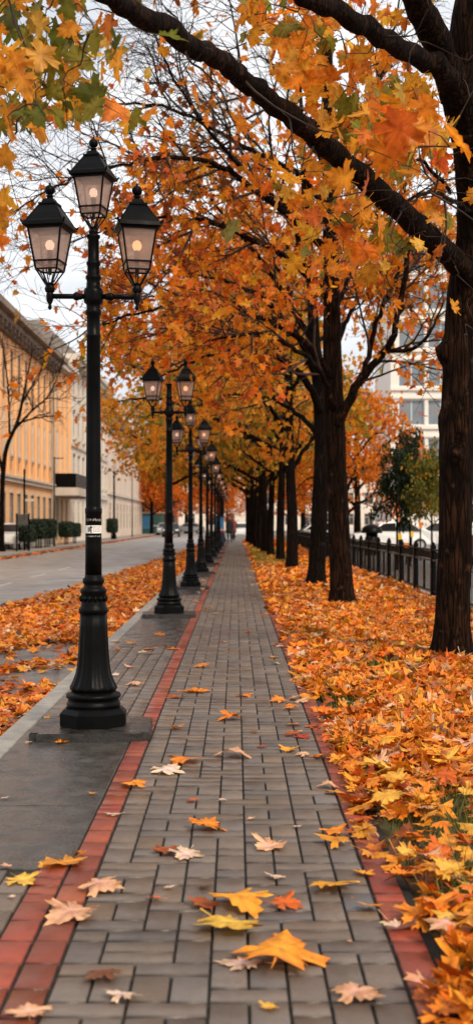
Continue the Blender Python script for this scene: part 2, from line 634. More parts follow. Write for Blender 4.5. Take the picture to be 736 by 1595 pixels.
def make_tree(name, base, trunk, limbs, levels, leafspec, barkm, seed, sizes=(.10, .16), leafkind='mid', per=3, off=.05, prob=None, colfn=None,
              limb_levels=None, rough=.16, bumps=(), extra_tips=(), minz=-9, trunk_sides=28, more_leaves=None, more_tubes=None):
    rng = np.random.default_rng(seed)
    root = empty(name, base)
    T = Tubes()
    pts, rr = catmull(rel([p for p, r in trunk], base), [r for p, r in trunk], .07)
    # root flare
    z = pts[:, 2]
    rr = rr * (1 + .26 * np.exp(-np.maximum(z, 0) / .13))
    T.add(pts, rr, sides=trunk_sides, rough=rough, seed=seed, flare=.38, bumps=[(np.array(tuple(Vector(b) - base)), br, bh) for b, br, bh in bumps])
    B = more_tubes or Tubes()
    tips = []
    for li, lm in enumerate(limbs):
        lp, lr = catmull(rel([p for p, r in lm['pts']], base), [r for p, r in lm['pts']], .12)
        k = len(lp)
        lp[1:-1] += rng.normal(0, .012, (k - 2, 3))
        T.add(lp, lr, sides=12 if lr.max() > .03 else 6, rough=.06 if lr.max() > .05 else .0, seed=seed + li)
        if lm.get('grow', True):
            branch_out((lp, lr), lm.get('levels', levels), rng, B, tips, 0, minz, lm.get('bias'))
    T.build('trunk', barkm, root)
    if B.n:
        B.build('branches', 'twig', root)
    p = tip_leaves(tips, per, off, rng, prob)
    if len(extra_tips):
        p = np.concatenate([p, np.array([tuple(Vector(q) - base) for q in extra_tips])])
    n = len(p)
    col = colfn(p, rng) if colfn else palette(n, leafspec, rng)
    sz = rng.uniform(*sizes, n)
    if more_leaves:
        p, sz, col = np.concatenate([p, more_leaves[0]]), np.concatenate([sz, more_leaves[1]]), np.concatenate([col, more_leaves[2]])
        n = len(p)
    me = leaves_mesh('crown', p, hang_frames(n, rng), sz, col, leafkind, .45, rng)
    obj('crown', me, 'leaf', root)
    return root


# ================================================================== SETTING
def sheet(name, x0, x1, y0, y1, z, mat, ny=1):
    bm = bmesh.new()
    for k in range(ny):
        a, b = y0 + (y1 - y0) * k / ny, y0 + (y1 - y0) * (k + 1) / ny
        bm.faces.new([bm.verts.new(v) for v in ((x0, a, z), (x1, a, z), (x1, b, z), (x0, b, z))])
    return tag(obj(name, bm, mat), kind='structure')


RZ = -.10                                                            # road level
sheet('ground', -900, 900, -60, 1800, -.16, 'plaza')
sheet('road', -9.3, -1.44, -6, 175, RZ, 'asphalt')
sheet('parking_strip', -3.9, -1.44, -4, 15, RZ + .004, 'wet_asphalt')

bm = bmesh.new()
y = 22.0
while y < 120:
    box(bm, -5.32, -5.2, y, y + 2.2, RZ - .02, RZ + .005)
    y += 5.2
tag(obj('road_markings', bm, 'paint_line'), kind='structure')
bm = bmesh.new()
y = -2.0
while y < 170:
    L = 1.0
    box(bm, -1.44, -1.305, y + .006, y + L - .006, -.2, .0 + random.uniform(-.002, .003), .006)
    y += L
tag(obj('kerb', bm, 'kerb'), kind='structure')
bm = bmesh.new()
y = 20
while y < 170:
    box(bm, -9.5, -9.3, y + .008, y + 1.19, -.2, .03, .01)
    y += 1.2
tag(obj('far_kerb', bm, 'kerb'), kind='structure')
sheet('far_pavement', -11.6, -9.5, 20, 170, .012, 'far_walk')
sheet('path_bed', -1.305, .62, -2, 100, -.012, 'joint')
sheet('lawn', .62, 3.32, -2, 100, -.03, 'soil')
sheet('plaza_paving', 3.5, 60, -2, 140, -.08, 'plaza')


# paver bricks -------------------------------------------------------
class Bricks:
    def __init__(self):
        self.b = []

    def add(self, x0, x1, y0, y1, c, gx=.0034, gy=.0065):
        self.b.append((x0 + gx, x1 - gx, y0 + gy, y1 - gy, *c))

    def build(self, name):
        a = np.array(self.b)
        n = len(a)
        rng = np.random.default_rng(3)
        z = rng.normal(0, .0012, n)
        tilt = rng.normal(0, .0008, (n, 4))
        i = .004
        V = np.zeros((n, 12, 3))
        xs = [(0, 1, 1, 0), (2, 2, 3, 3)]
        for k in range(4):
            X = a[:, xs[0][k]]
            Y = a[:, xs[1][k]]
            cx = (a[:, 0] + a[:, 1]) / 2
            cy = (a[:, 2] + a[:, 3]) / 2
            V[:, k] = np.stack([X - np.sign(X - cx) * i, Y - np.sign(Y - cy) * i, z + tilt[:, k]], 1)
            V[:, 4 + k] = np.stack([X, Y, z + tilt[:, k] - .005], 1)
            V[:, 8 + k] = np.stack([X, Y, z * 0 - .05], 1)
        f = [(0, 1, 2, 3)]
        for k in range(4):
            j = (k + 1) % 4
            f += [(4 + k, 4 + j, j, k), (8 + k, 8 + j, 4 + j, 4 + k)]
        f = np.array(f)
        FF = (f[None] + (np.arange(n) * 12)[:, None, None]).reshape(-1, 4)
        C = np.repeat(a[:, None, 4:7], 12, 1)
        C[:, 8:] *= .1                                               # brick sides and bevels coloured darker so the joints stand out
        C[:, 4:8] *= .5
        C = C.reshape(-1, 3)
        return tag(obj(name, npmesh(name, V.reshape(-1, 3), FF, C), 'brick'), kind='structure')


def grey():
    k = random.gauss(1, .12)
    w = random.gauss(0, .007)
    return (.172 * k + w, .134 * k, .110 * k - w)


def redc():
    k = random.gauss(1, .2)
    return (.285 * k, .058 * k * random.uniform(.8, 1.25), .028 * k)


BR = Bricks()
W = .0992 * 10 / 9
X0 = -.515
RB = random.Random(12)
rows_n = 990
fill = [[False] * 9 for _ in range(rows_n + 2)]
tall = [[False] * 9 for _ in range(rows_n + 2)]
for r in range(rows_n):                                              # stretchers, headers and single blocks laid at random
    for c in range(9):
        if fill[r][c]:
            continue
        k = RB.random()
        up = lambda q: r > 1 and tall[r - 1][q]                      # the block before it was a stretcher
        can = c < 8 and not fill[r][c + 1]
        if can and k < (.72 if up(c) and up(c + 1) else .22):
            w_, h_ = 2, 1
        elif up(c) or k > .93:
            w_, h_ = 1, 1
        else:
            w_, h_ = 1, 2
            tall[r + 1][c] = True
        for i in range(w_):
            for j in range(h_):
                fill[r + j][c + i] = True
        x, y = X0 + c * W, -1.0 + r * .1
        BR.add(x, x + w_ * W, y, y + h_ * .1, grey(), .0036, .0085)
for x in (X0 - .112, X0 + 9 * W + .004):                            # red borders
    y = -1.0
    while y < 98:
        L = random.choice((.2, .2, .1))
        BR.add(x, x + .108, y, y + L, redc())
        y += L
y = -1.0
while y < 4.72:                                                      # second red border by the camera
    L = random.choice((.2, .1, .2))
    BR.add(X0 - .226, X0 - .116, y, y + L, redc())
    y += L
LAMP_Y = [7.8, 17.5, 24.9, 32.3, 39.6, 46.9, 54.2, 61.5, 68.8, 76.1, 83.4, 90.7]
LX = -.9
SLAB = [(4.72, 8.3)] + [(yy - (4.3 if i == 0 else 2.2), yy + .55) for i, yy in enumerate(LAMP_Y[1:])]


def in_slab(a):
    return any(s0 - .01 <= a < s1 - .01 for s0, s1 in SLAB)


for k, x in enumerate(np.arange(-1.303, X0 - .22, .113)):
    x1 = min(x + .113, X0 - .114)
    y = -1.0 + (.1 if k % 2 else 0)
    while y < 98:
        L = .2
        x1 = min(x + .113, X0 - (.228 if y < 4.7 else .114))
        if not in_slab(y) and not in_slab(y + L - .02) and x1 - x > .03:
            BR.add(x, x1, y, y + L, grey())
        y += L
BR.build('path')
bm = bmesh.new()
for i, (s0, s1) in enumerate(SLAB):
    y = s0
    while y < s1 - .05:
        y1 = min(y + (1.05 if i == 0 else 1.4), s1)
        if s1 - y1 < .4:
            y1 = s1
        box(bm, -1.302, X0 - .117, y + .003, y1 - .003, -.05, -.001 + random.uniform(-.0015, .0015), .004)
        y = y1
tag(obj('pavement', bm, 'slab'), kind='structure')

# ================================================================== LAMPS
RN = random.Random(5)


def lantern_parts(parent, loc, warm, rz, sc=1.0):
    lan = empty('lantern', loc, rz)
    lan.parent = parent
    lan.scale = (sc, sc, sc)
    bm = bmesh.new()                                                 # frame: cup, converging bars, corner bars, rings
    lathe(bm, [(.012, -.02), (.03, -.005), (.034, .012), (.026, .03), (.03, .042), (.02, .05)], 10)
    h0, h1, h2 = .026, .068, .106
    zb, zg, zt = .05, .155, .385
    hm = .079
    for sx, sy in ((1, 1), (1, -1), (-1, 1), (-1, -1)):
        bar(bm, (h0 * sx * .8, h0 * sy * .8, zb - .01), (h1 * sx, h1 * sy, .128), .0055, 4)
        bar(bm, (h1 * sx, h1 * sy, .128), (h2 * sx, h2 * sy, zt), .0075, 4)
    for k in range(4):
        m = Matrix.Rotation(k * PI / 2, 4, 'Z')
        for a, b, r in (((-h1, h1, .128), (h1, h1, .128), .007), ((-hm, hm, zg + .022), (hm, hm, zg + .022), .0075), ((-h2, h2, zt - .006), (h2, h2, zt - .006), .009)):
            bar(bm, m @ Vector(a), m @ Vector(b), r, 4)
        bar(bm, m @ Vector((0, h0 * .9, zb)), m @ Vector((0, h1, .128)), .004, 4)
    fr = obj('frame', bm, 'iron', lan)
    bm = bmesh.new()                                                 # roof
    prism(bm, .113, .128, .381, .392)
    prism(bm, .135, .131, .392, .416)
    prism(bm, .126, .118, .416, .425)
    prism(bm, .116, .092, .424, .47)
    prism(bm, .092, .05, .47, .535)
    prism(bm, .057, .057, .535, .546)
    prism(bm, .044, .03, .546, .575)
    for k in range(4):
        m = Matrix.Rotation(k * PI / 2, 4, 'Z')
        bar(bm, m @ Vector((.127, .127, .405)), m @ Vector((.142, .142, .425)), .011, 4, .005)
        bar(bm, m @ Vector((.116, .116, .424)), m @ Vector((.05, .05, .536)), .005, 4)
    obj('roof', bm, 'iron', lan)
    bm = bmesh.new()
    lathe(bm, [(.022, .573), (.018, .588), (.028, .594), (.018, .600), (.012, .606)], 12)
    ball(bm, (0, 0, .632), .033)
    lathe(bm, [(.009, .662), (.006, .674), (.002, .68)], 8)
    obj('finial', bm, 'iron', lan, True)
    k = .985
    for q in range(4):
        m = Matrix.Rotation(q * PI / 2, 4, 'Z')
        bm = bmesh.new()
        a = [m @ Vector(v) for v in ((-h1 * k, h1 * k, .13), (h1 * k, h1 * k, .13), (h2 * k, h2 * k, zt - .004), (-h2 * k, h2 * k, zt - .004))]
        bm.faces.new([bm.verts.new(v) for v in a])
        r = bmesh.ops.extrude_face_region(bm, geom=list(bm.faces))
        off = m @ Vector((0, -.003, 0))
        for v in r['geom']:
            if isinstance(v, bmesh.types.BMVert):
                v.co += off
        bmesh.ops.recalc_face_normals(bm, faces=bm.faces)
        obj('pane', bm, 'pane', lan)
    bm = bmesh.new()
    ball(bm, (0, 0, .285), .029, sz=1.2)
    obj('bulb', bm, 'bulb_warm' if warm else 'bulb_pale', lan, True)
    bm = bmesh.new()
    lathe(bm, [(.012, .10), (.012, .2), (.018, .21), (.018, .25), (.012, .256)], 10)
    obj('lamp_holder', bm, 'iron_grey', lan, True)
    return lan


def make_lamp(loc, top=True, rz=0.0, reach=.27):
    L = empty('street_lamp', loc, rz)
    bm = bmesh.new()
    bmesh.ops.create_cube(bm, size=1, matrix=Matrix.Translation((0, -.02, .023)) @ Matrix.Diagonal((.72, .68, .05, 1)))
    bmesh.ops.bevel(bm, geom=[e for e in bm.edges if abs(e.verts[0].co.z - e.verts[1].co.z) > .01], offset=.05, segments=4, affect='EDGES')
    bmesh.ops.bevel(bm, geom=[e for e in bm.edges if e.verts[0].co.z > .02 and e.verts[1].co.z > .02], offset=.006, segments=2, affect='EDGES')
    obj('base_plate', bm, 'wet_stone', L)
    bm = bmesh.new()                                                 # octagonal plinth
    for a, b, z0, z1 in ((.192, .192, .034, .052), (.2, .2, .052, .128), (.2, .172, .128, .155), (.162, .162, .155, .163)):
        prism(bm, a, b, z0, z1, n=8, rot=PI / 8)
    obj('plinth', bm, 'iron', L)
    bm = bmesh.new()
    lathe(bm, [(.158, .160), (.166, .168), (.166, .186), (.158, .194), (.158, .215), (.170, .222), (.170, .238), (.162, .246), (.145, .25), (.137, .262)], 32)
    obj('base_ring', bm, 'iron', L, True)
    fl = lambda a, z: 1 + .035 * math.cos(12 * a) * min(1, max(0, (.78 - z) / .2)) * min(1, max(0, (z - .262) / .03))
    bm = bmesh.new()                                                 # fluted flared foot
    lathe(bm, [(.130, .26), (.142, .268), (.145, .285), (.136, .30), (.122, .33), (.108, .37), (.099, .42), (.093, .49), (.088, .58), (.085, .66), (.083, .745)], 96, fl)
    obj('fluted_foot', bm, 'iron', L, True)
    bm = bmesh.new()                                                 # moulded collar with raised pattern
    lathe(bm, [(.083, .744), (.091, .752), (.093, .770), (.088, .782), (.080, .792), (.080, .80), (.077, .806), (.077, .872), (.082, .880), (.083, .893), (.074, .905), (.060, .915), (.057, .928),
               (.066, .94), (.068, .955), (.063, .968), (.054, .975), (.0535, .99)], 40)
    for k in range(14):
        a = 2 * PI * k / 14
        ball(bm, (.077 * math.cos(a), .077 * math.sin(a), .84), .013, sz=1.6, u=6, v=5)
        ball(bm, (.077 * math.cos(a + PI / 14), .077 * math.sin(a + PI / 14), .84), .006, sz=2.4, u=6, v=4)
    obj('collar', bm, 'iron', L, True)
    bm = bmesh.new()                                                 # shaft with rings
    zt = 3.13
    lathe(bm, [(.052, .985), (.0505, 1.16), (.0505, 1.372), (.053, 1.378), (.053, 1.404), (.048, 1.412), (.0475, 1.42), (.045, 1.9), (.0425, 2.48), (.046, 2.485), (.046, 2.5), (.042, 2.505), (.0415, 2.62),
               (.05, 2.63), (.05, 2.65), (.042, 2.66), (.045, 2.69), (.058, 2.70), (.062, 2.72), (.062, 2.765), (.058, 2.785), (.046, 2.795), (.042, 2.84), (.049, 2.85), (.049, 2.868), (.04, 2.875),
               (.038, 2.93), (.044, 2.94), (.044, 2.955), (.036, 2.962), (.034, zt - .03), (.042, zt - .02), (.042, zt - .006), (.03, zt)], 24)
    obj('shaft', bm, 'iron', L, True)
    for s in (-1, 1):
        bm = bmesh.new()
        bar(bm, (s * .058, 0, 2.74), (s * (reach + .015), 0, 2.74), .0165, 10)
        ball(bm, (s * .105, 0, 2.74), .027)
        ball(bm, (s * .085, 0, 2.74), .022)
        lathe_off = bmesh.new()
        lathe(lathe_off, [(.006, -.085), (.014, -.07), (.008, -.055), (.02, -.03), (.024, 0), (.02, .025), (.014, .035)], 10)
        me = bpy.data.meshes.new('tmp')
        bmesh.ops.translate(lathe_off, verts=lathe_off.verts, vec=(s * reach, 0, 2.74))
        lathe_off.to_mesh(me)
        lathe_off.free()
        bm.from_mesh(me)
        bpy.data.meshes.remove(me)
        obj('arm', bm, 'iron', L, True)
        lantern_parts(L, (s * reach, 0, 2.775), s > 0, rad(-13 if s < 0 else 11))
    if top:
        lantern_parts(L, (0, 0, 3.135), False, rad(-14), .9)
    return L


def curved(bm, r, a0, a1, z0, z1, n=10):
    vs = []
    for i in range(n + 1):
        a = a0 + (a1 - a0) * i / n
        vs.append((bm.verts.new((r * math.cos(a), r * math.sin(a), z0)), bm.verts.new((r * math.cos(a), r * math.sin(a), z1))))
    for A, B in zip(vs, vs[1:]):
        bm.faces.new((A[0], B[0], B[1], A[1]))


def sticker(L):
    bm = bmesh.new()
    curved(bm, .0522, 0, 2 * PI, 1.25, 1.30, 40)
    st = obj('sticker', bm, 'sign_white', L, True)
    bm = bmesh.new()
    f = -PI / 2
    for a, b, z0, z1 in ((-.62, -.5, 1.258, 1.288), (-.45, -.33, 1.262, 1.285), (-.28, -.14, 1.253, 1.297), (-.4, -.02, 1.285, 1.291)):
        curved(bm, .0530, f + a, f + b, z0, z1, 3)
    for i in range(3):
        z = 1.262 + i * .013
        a = .06
        while a < .95:
            w = RN.uniform(.05, .16)
            curved(bm, .0530, f + a, f + a + w, z, z + .004, 2)
            a += w + .05
    obj('lettering', bm, 'ink', st)
    bm = bmesh.new()                                                 # worn paper remains above and below
    for z, h in ((1.335, .02), (1.232, .012)):
        a = -1.0
        while a < 1.1:
            w = RN.uniform(.03, .1)
            curved(bm, .0519, f + a, f + a + w, z - h / 2 * RN.uniform(.4, 1), z + h / 2 * RN.uniform(.4, 1), 2)
            a += w + RN.uniform(.04, .18)
    obj('sticker_remains', bm, 'ink_grey', L)


ORD = ['nearest', 'second', 'third', 'fourth', 'fifth', 'sixth', 'seventh', 'eighth', 'ninth', 'tenth', 'eleventh', 'twelfth']
lamp2 = make_lamp((LX - .03, LAMP_Y[1], 0), top=False, rz=rad(3), reach=.222)
lamp2.scale = (1.03, 1.03, 1.04)
tag(lamp2, 'black cast iron lamp with two lanterns only, second along the path', 'street lamp', 'cast iron lamps along the path')
lamp3 = make_lamp((LX, LAMP_Y[2], 0))
tag(lamp3, 'black three-lantern lamp, third along the path from the camera', 'street lamp', 'cast iron lamps along the path')
for i in range(3, len(LAMP_Y)):
    c = copy_tree(lamp3)
    c.location = (LX, LAMP_Y[i], 0)
    c.rotation_euler = (0, 0, rad(RN.uniform(-14, 14)))
    tag(c, f'black three-lantern lamp, {ORD[i]} in the row counted from the camera', 'street lamp', 'cast iron lamps along the path')
lamp1 = make_lamp((LX + .015, LAMP_Y[0], 0), rz=rad(2))
lamp1.scale = (1, 1, .99)
sticker(lamp1)
tag(lamp1, 'tall nearest black lamp with three lanterns and a white sticker on its shaft', 'street lamp', 'cast iron lamps along the path')


# ================================================================== TREES
GRP = 'maples in the row along the path'


def limb(*a, **k):
    return dict(pts=[(P(x, y, d), r) for x, y, d, r in a], **k)


# ---- nearest tree: thick lit trunk at the right, dark limbs reaching over the path
b1 = G(703, 1030)
t1 = [(b1 + Vector((0, 0, -.08)), .165), (P(704, 985, 11.8), .16), (P(706, 900, 11.8), .157), (P(709, 800, 11.8), .155), (P(711, 690, 11.8), .162), (P(714, 600, 11.8), .15),
      (P(717, 520, 11.8), .15), (P(724, 460, 11.75), .17), (P(735, 400, 11.7), .185), (P(740, 330, 11.6), .18), (P(736, 250, 11.4), .17), (P(722, 180, 11.1), .165), (P(706, 120, 10.8), .15)]
near_lv = [dict(n=1.6, per=True, L=.9, ang=60, r=.012, wig=.22, up=-.03, t0=.1), dict(n=3, L=.4, ang=45, r=.006, wig=.2, up=-.06)]
limbs1 = [
    limb((745, 455, 11.7, .12), (715, 415, 11.5, .108), (640, 345, 10.6, .098), (560, 272, 9.8, .089), (480, 205, 9.0, .079), (400, 138, 8.1, .066), (330, 86, 7.3, .057), (250, 40, 6.5, .058),
         (170, -5, 5.9, .045), (60, -70, 5.3, .034), (-60, -150, 4.8, .02), levels=[dict(n=.9, per=True, L=.8, ang=60, r=.010, wig=.2, up=-.02, t0=.25), dict(n=2, L=.35, ang=45, r=.005, wig=.2, up=-.05)]),
    limb((706, 140, 10.9, .11), (690, 112, 10.5, .088), (640, 84, 10.0, .08), (560, 36, 9.1, .072), (475, -6, 8.4, .06), (380, -50, 7.6, .045), (260, -120, 6.8, .03),
         levels=[dict(n=.7, per=True, L=.7, ang=60, r=.010, wig=.2, up=-.02, t0=.2), dict(n=2, L=.35, ang=45, r=.005, wig=.2, up=-.05)]),
    limb((710, 150, 10.9, .15), (690, 90, 10.6, .13), (662, 30, 10.2, .115), (635, -25, 9.9, .105), (600, -120, 9.4, .08), (560, -260, 9, .04), grow=False),
    limb((712, 150, 10.9, .13), (722, 80, 10.8, .15), (732, 0, 10.7, .14), (745, -120, 10.6, .12), (760, -330, 10.5, .05), grow=False),
    limb((700, 300, 11.5, .02), (660, 255, 11.0, .016), (610, 250, 10.5, .012), (560, 262, 10, .008), levels=near_lv),
    limb((735, 330, 11.5, .02), (700, 310, 10, .016), (660, 300, 8.5, .012), (620, 330, 7.4, .007), levels=near_lv),
]
# leaf clumps hanging from twigs of the near limbs: (px, py, rx, ry, depth0, depth1, count, palette, size)
oy = {'orange': 3, 'golden': 5, 'deep': .7, 'yellow': 1, 'olive': .8}
yg = {'olive': 3, 'yellow': 1.4, 'golden': 3, 'green': 1.6, 'orange': 1.2}
CL = [(50, 60, 70, 75, 4.6, 6.2, 84, yg, .13), (20, 170, 45, 75, 4.6, 6, 54, yg, .13), (110, 75, 50, 60, 4.8, 6.2, 28, {'olive': 2, 'green': 2, 'golden': 1.5, 'yellow': 1}, .12), (60, 235, 45, 40, 4.8, 6.2, 14, {'golden': 2, 'orange': 2, 'deep': 1}, .12),
      (20, 290, 28, 60, 5, 6, 12, {'golden': 2, 'orange': 2}, .11), (105, 165, 40, 25, 5.2, 6.2, 9, {'olive': 2, 'golden': 2, 'orange': 2}, .11),
      (455, 90, 60, 80, 8.5, 11, 44, oy, .19), (500, 40, 70, 45, 8.5, 11, 40, oy, .19), (600, 40, 90, 40, 8.8, 11.5, 44, oy, .18), (530, 230, 70, 60, 9, 11.5, 60, {'orange': 3, 'golden': 3, 'olive': 1.6}, .2),
      (590, 190, 80, 60, 8, 11.5, 74, {'golden': 3, 'olive': 3.2, 'orange': 2}, .2), (660, 200, 70, 70, 4.6, 8, 34, {'orange': 4, 'golden': 3, 'deep': 2, 'olive': 1}, .17),
      (560, 320, 90, 55, 8.5, 11.5, 50, {'orange': 3, 'golden': 3, 'olive': 2}, .19), (500, 340, 40, 60, 8, 10.5, 20, oy, .17), (640, 330, 60, 50, 8.5, 12.5, 48, {'orange': 3, 'olive': 3, 'golden': 2}, .18),
      (690, 440, 45, 50, 9, 12, 20, {'golden': 3, 'orange': 3, 'yellow': 1}, .17), (430, 280, 30, 25, 8.6, 9.6, 10, oy, .17), (415, 320, 45, 60, 8, 9.5, 9, oy, .14), (340, 60, 60, 40, 7.5, 8.6, 8, oy, .11),
      (430, 30, 60, 35, 8.2, 9.5, 20, {'golden': 2, 'olive': 1, 'orange': 2}, .16), (260, 10, 25, 12, 6.7, 7.2, 6, {'olive': 2, 'golden': 1}, .12), (680, 140, 40, 50, 6, 10, 22, oy, .17), (600, 100, 60, 30, 10, 11.5, 30, oy, .18),
      (725, 60, 20, 60, 7, 9, 8, oy, .15), (720, 520, 16, 20, 10, 11, 4, oy, .14), (560, 400, 60, 30, 8.5, 11, 16, oy, .16)]


def clump_points(rng):
    pos, col, size, stems = [], [], [], []
    for (x, y, rx, ry, d0, d1, n, pal, sz) in CL:
        cs = palette(n, pal, rng)
        k = max(1, n // 5)
        anchors = [(x + rng.normal(0, rx * .6), y + rng.normal(0, ry * .6), rng.uniform(d0, d1)) for _ in range(k)]
        for i in range(n):
            ax, ay, ad = anchors[i % k]
            q = P(ax, ay, ad)
            off = rng.normal(0, .13, 3)
            pos.append(np.array(q) + off)
            size.append(sz * rng.uniform(.6, 1.15))
            col.append(cs[i])
        for a in anchors:
            stems.append(np.array(P(*a)))
    return np.array(pos), np.array(col), np.array(size), stems


def nearest_on(paths, p):
    best = None
    for pts in paths:
        d = np.linalg.norm(pts - p, axis=1)
        i = d.argmin()
        if best is None or d[i] < best[0]:
            best = (d[i], pts[i])
    return best


LAMPBOX = (12, 205, 252, 470)


def proj(q):
    return CX + q[0] / q[1] * F, HY - (q[2] - CAMH) / q[1] * F


rng = np.random.default_rng(11)
pos, col, size, stems = clump_points(rng)
base = np.array(b1)
full = [catmull([p for p, r in l['pts']], [r for p, r in l['pts']], .15) for l in limbs1[:4]] + [catmull([p for p, r in t1], [r for p, r in t1], .15)]
limbpaths = [f[0] for f in full]
keep = np.ones(len(pos), bool)
for i, q in enumerate(pos):                                          # leaves hang behind and below the limbs, not in front of them
    x, y = proj(q)
    for pts, rr in full:
        lx = CX + pts[:, 0] / pts[:, 1] * F
        ly = HY - (pts[:, 2] - CAMH) / pts[:, 1] * F
        gap = np.hypot(lx - x, ly - y) - rr / pts[:, 1] * F - .42 * size[i] / q[1] * F
        k = gap.argmin()
        if gap[k] < 0 and q[1] < pts[k, 1] + .1 and rng.uniform() < .93:
            keep[i] = False
    if LAMPBOX[0] < x < LAMPBOX[2] and LAMPBOX[1] < y < LAMPBOX[3]:
        keep[i] = False
pos, col, size = pos[keep], col[keep], size[keep]
T = Tubes()
stems = [s for s in stems if not (LAMPBOX[0] < proj(s)[0] < LAMPBOX[2] and LAMPBOX[1] < proj(s)[1] < LAMPBOX[3])]
stems.sort(key=lambda s: nearest_on(limbpaths, s)[0])
nodes = list(limbpaths)
for s in stems:
    d, q = nearest_on(nodes, s)
    wv = min(.10, .12 * d)
    m1, m2 = q + (s - q) * .35 + np.array([0, 0, .10 * d]), q + (s - q) * .7 + np.array([0, 0, .10 * d])
    pts, rr = catmull([q, m1 + rng.normal(0, wv, 3), m2 + rng.normal(0, wv, 3), s, s + rng.normal(0, .1, 3) - np.array([0, 0, .12])], [.006, .0045, .0035, .0025, .0015], .08)
    nodes.append(pts)
    T.add(pts - base, rr)
tree1 = make_tree('maple_tree', b1, t1, limbs1, near_lv, oy, 'bark_brown', 21, sizes=(.08, .14), leafkind='fine', per=.3, off=.03, rough=.14, trunk_sides=56, more_leaves=(pos - base, size, col), more_tubes=T,
                  bumps=[(P(689, 548, 11.78), .085, .10), (P(712, 705, 11.63), .08, .085), (P(684, 655, 11.8), .08, .035), (P(713, 685, 11.62), .05, -.10), (P(738, 700, 11.8), .09, .03), (P(690, 610, 11.75), .1, .015), (P(733, 600, 11.78), .09, .02)])
tag(tree1, 'nearest maple, thick ridged brown trunk at right with dark limbs arching overhead', 'tree', GRP)


# ---- second tree: tall, half bare, rusty leaves, twigs spread over the path and lamps
def prob2(base):
    bx, by, bz = base

    def f(p):
        X, Z = p[:, 0] + bx, p[:, 2] + bz
        left = np.clip((X + 1.1) / -1.3, 0, 1)                          # 0 near the trunk, 1 far left
        high = np.clip((Z - 5.6) / 1.5, 0, 1)
        right = np.clip((X - 2.3) / .8, 0, 1)
        return np.clip(1 - .3 * right - .88 * high - .80 * left - .3 * left * high, .025, 1)
    return f


def col2(spec_lo, spec_hi, base):
    def f(p, rng):
        a = palette(len(p), spec_lo, rng)
        b = palette(len(p), spec_hi, rng)
        k = np.clip((p[:, 2] + base[2] - 3.6) / 2.2 + rng.normal(0, .25, len(p)), 0, 1) > .5
        return np.where(k[:, None], b, a)
    return f


lv2 = [dict(n=2.8, per=True, L=1.7, ang=42, r=.022, wig=.14, up=.02, t0=.12, seg=7), dict(n=6, L=.95, ang=42, r=.0105, wig=.17, up=.0, seg=6, t0=.1), dict(n=5, L=.5, ang=45, r=.0062, wig=.2, up=-.02, t0=.15)]
b2 = G(533, 945)
t2 = [(b2 + Vector((0, 0, -.08)), .19), (P(531, 900, 19.5), .175), (P(527, 820, 19.5), .168), (P(522, 700, 19.5), .162), (P(518, 600, 19.5), .155), (P(516, 480, 19.5), .135), (P(514, 380, 19.5), .12), (P(511, 260, 19.4), .10),
      (P(509, 130, 19.3), .09), (P(509, 0, 19.2), .075), (P(512, -160, 19), .05), (P(505, -320, 19), .02)]
left = (-.7, -.15, .1)
limbs2 = [
    limb((524, 660, 19.4, .09), (538, 630, 19.3, .075), (562, 590, 19.2, .066), (598, 548, 19, .056), (620, 490, 18.8, .046), (634, 400, 18.6, .035), (650, 300, 18.4, .02)),
    limb((556, 600, 19.2, .05), (572, 555, 19.3, .042), (588, 490, 19.4, .036), (620, 420, 19.5, .028), (632, 340, 19.6, .02)),
    limb((598, 548, 19, .04), (640, 545, 18.7, .03), (668, 520, 18.5, .022), (690, 470, 18.3, .012)),
    limb((514, 400, 19.4, .065), (480, 360, 19.0, .055), (420, 312, 18.4, .046), (340, 258, 17.6, .037), (260, 245, 16.8, .028), (170, 262, 16, .02), (90, 290, 15.4, .013), (0, 340, 14.9, .006), bias=left),
    limb((455, 340, 18.8, .042), (410, 292, 18.2, .036), (355, 240, 17.6, .03), (300, 170, 17.2, .022), (255, 90, 16.9, .015), (225, 20, 16.6, .008), bias=left),
    limb((512, 330, 19.4, .055), (460, 270, 19.2, .046), (400, 240, 18.8, .037), (330, 200, 18.4, .029), (250, 165, 18, .022), (160, 165, 17.6, .014), (60, 200, 17.3, .007), bias=left),
    limb((515, 470, 19.4, .06), (470, 420, 19, .05), (400, 375, 18.5, .04), (320, 345, 18, .03), (230, 340, 17.5, .02), (130, 370, 17, .012), (40, 420, 16.6, .006), bias=left),
    limb((518, 590, 19.4, .06), (480, 540, 19.2, .05), (420, 500, 18.8, .042), (340, 478, 18.4, .03), (250, 480, 18, .02), (150, 510, 17.5, .012), (60, 560, 17.2, .006), bias=left),
    limb((512, 300, 19.4, .05), (540, 230, 19.2, .04), (580, 150, 19, .03), (610, 60, 18.8, .02), (630, -60, 18.5, .008)),
    limb((510, 220, 19.3, .05), (480, 150, 19.3, .04), (440, 80, 19.3, .03), (390, 0, 19.2, .02), (340, -60, 19.2, .008), bias=left),
    limb((511, 260, 19.4, .045), (450, 190, 19, .036), (380, 130, 18.6, .028), (310, 70, 18.2, .018), (250, 0, 17.8, .008), bias=left),
    limb((520, 640, 19.4, .05), (500, 585, 18.9, .042), (460, 545, 18.2, .034), (400, 520, 17.5, .025), (330, 530, 16.9, .015), bias=left),
    limb((516, 500, 19.6, .05), (540, 440, 20.2, .04), (575, 380, 21, .03), (600, 300, 21.6, .02)),
]
rusty = {'rust': 1.2, 'deep': 1.8, 'orange': 4.8, 'golden': 3.6, 'brown': .3}
tree2 = make_tree('maple_tree', b2, t2, limbs2, lv2, rusty, 'bark_brown', 32, sizes=(.09, .165), per=1.4, off=.07, prob=prob2(b2), colfn=col2({'orange': 4, 'golden': 3, 'deep': 2}, rusty, b2), rough=.12, minz=2.6 - 0)
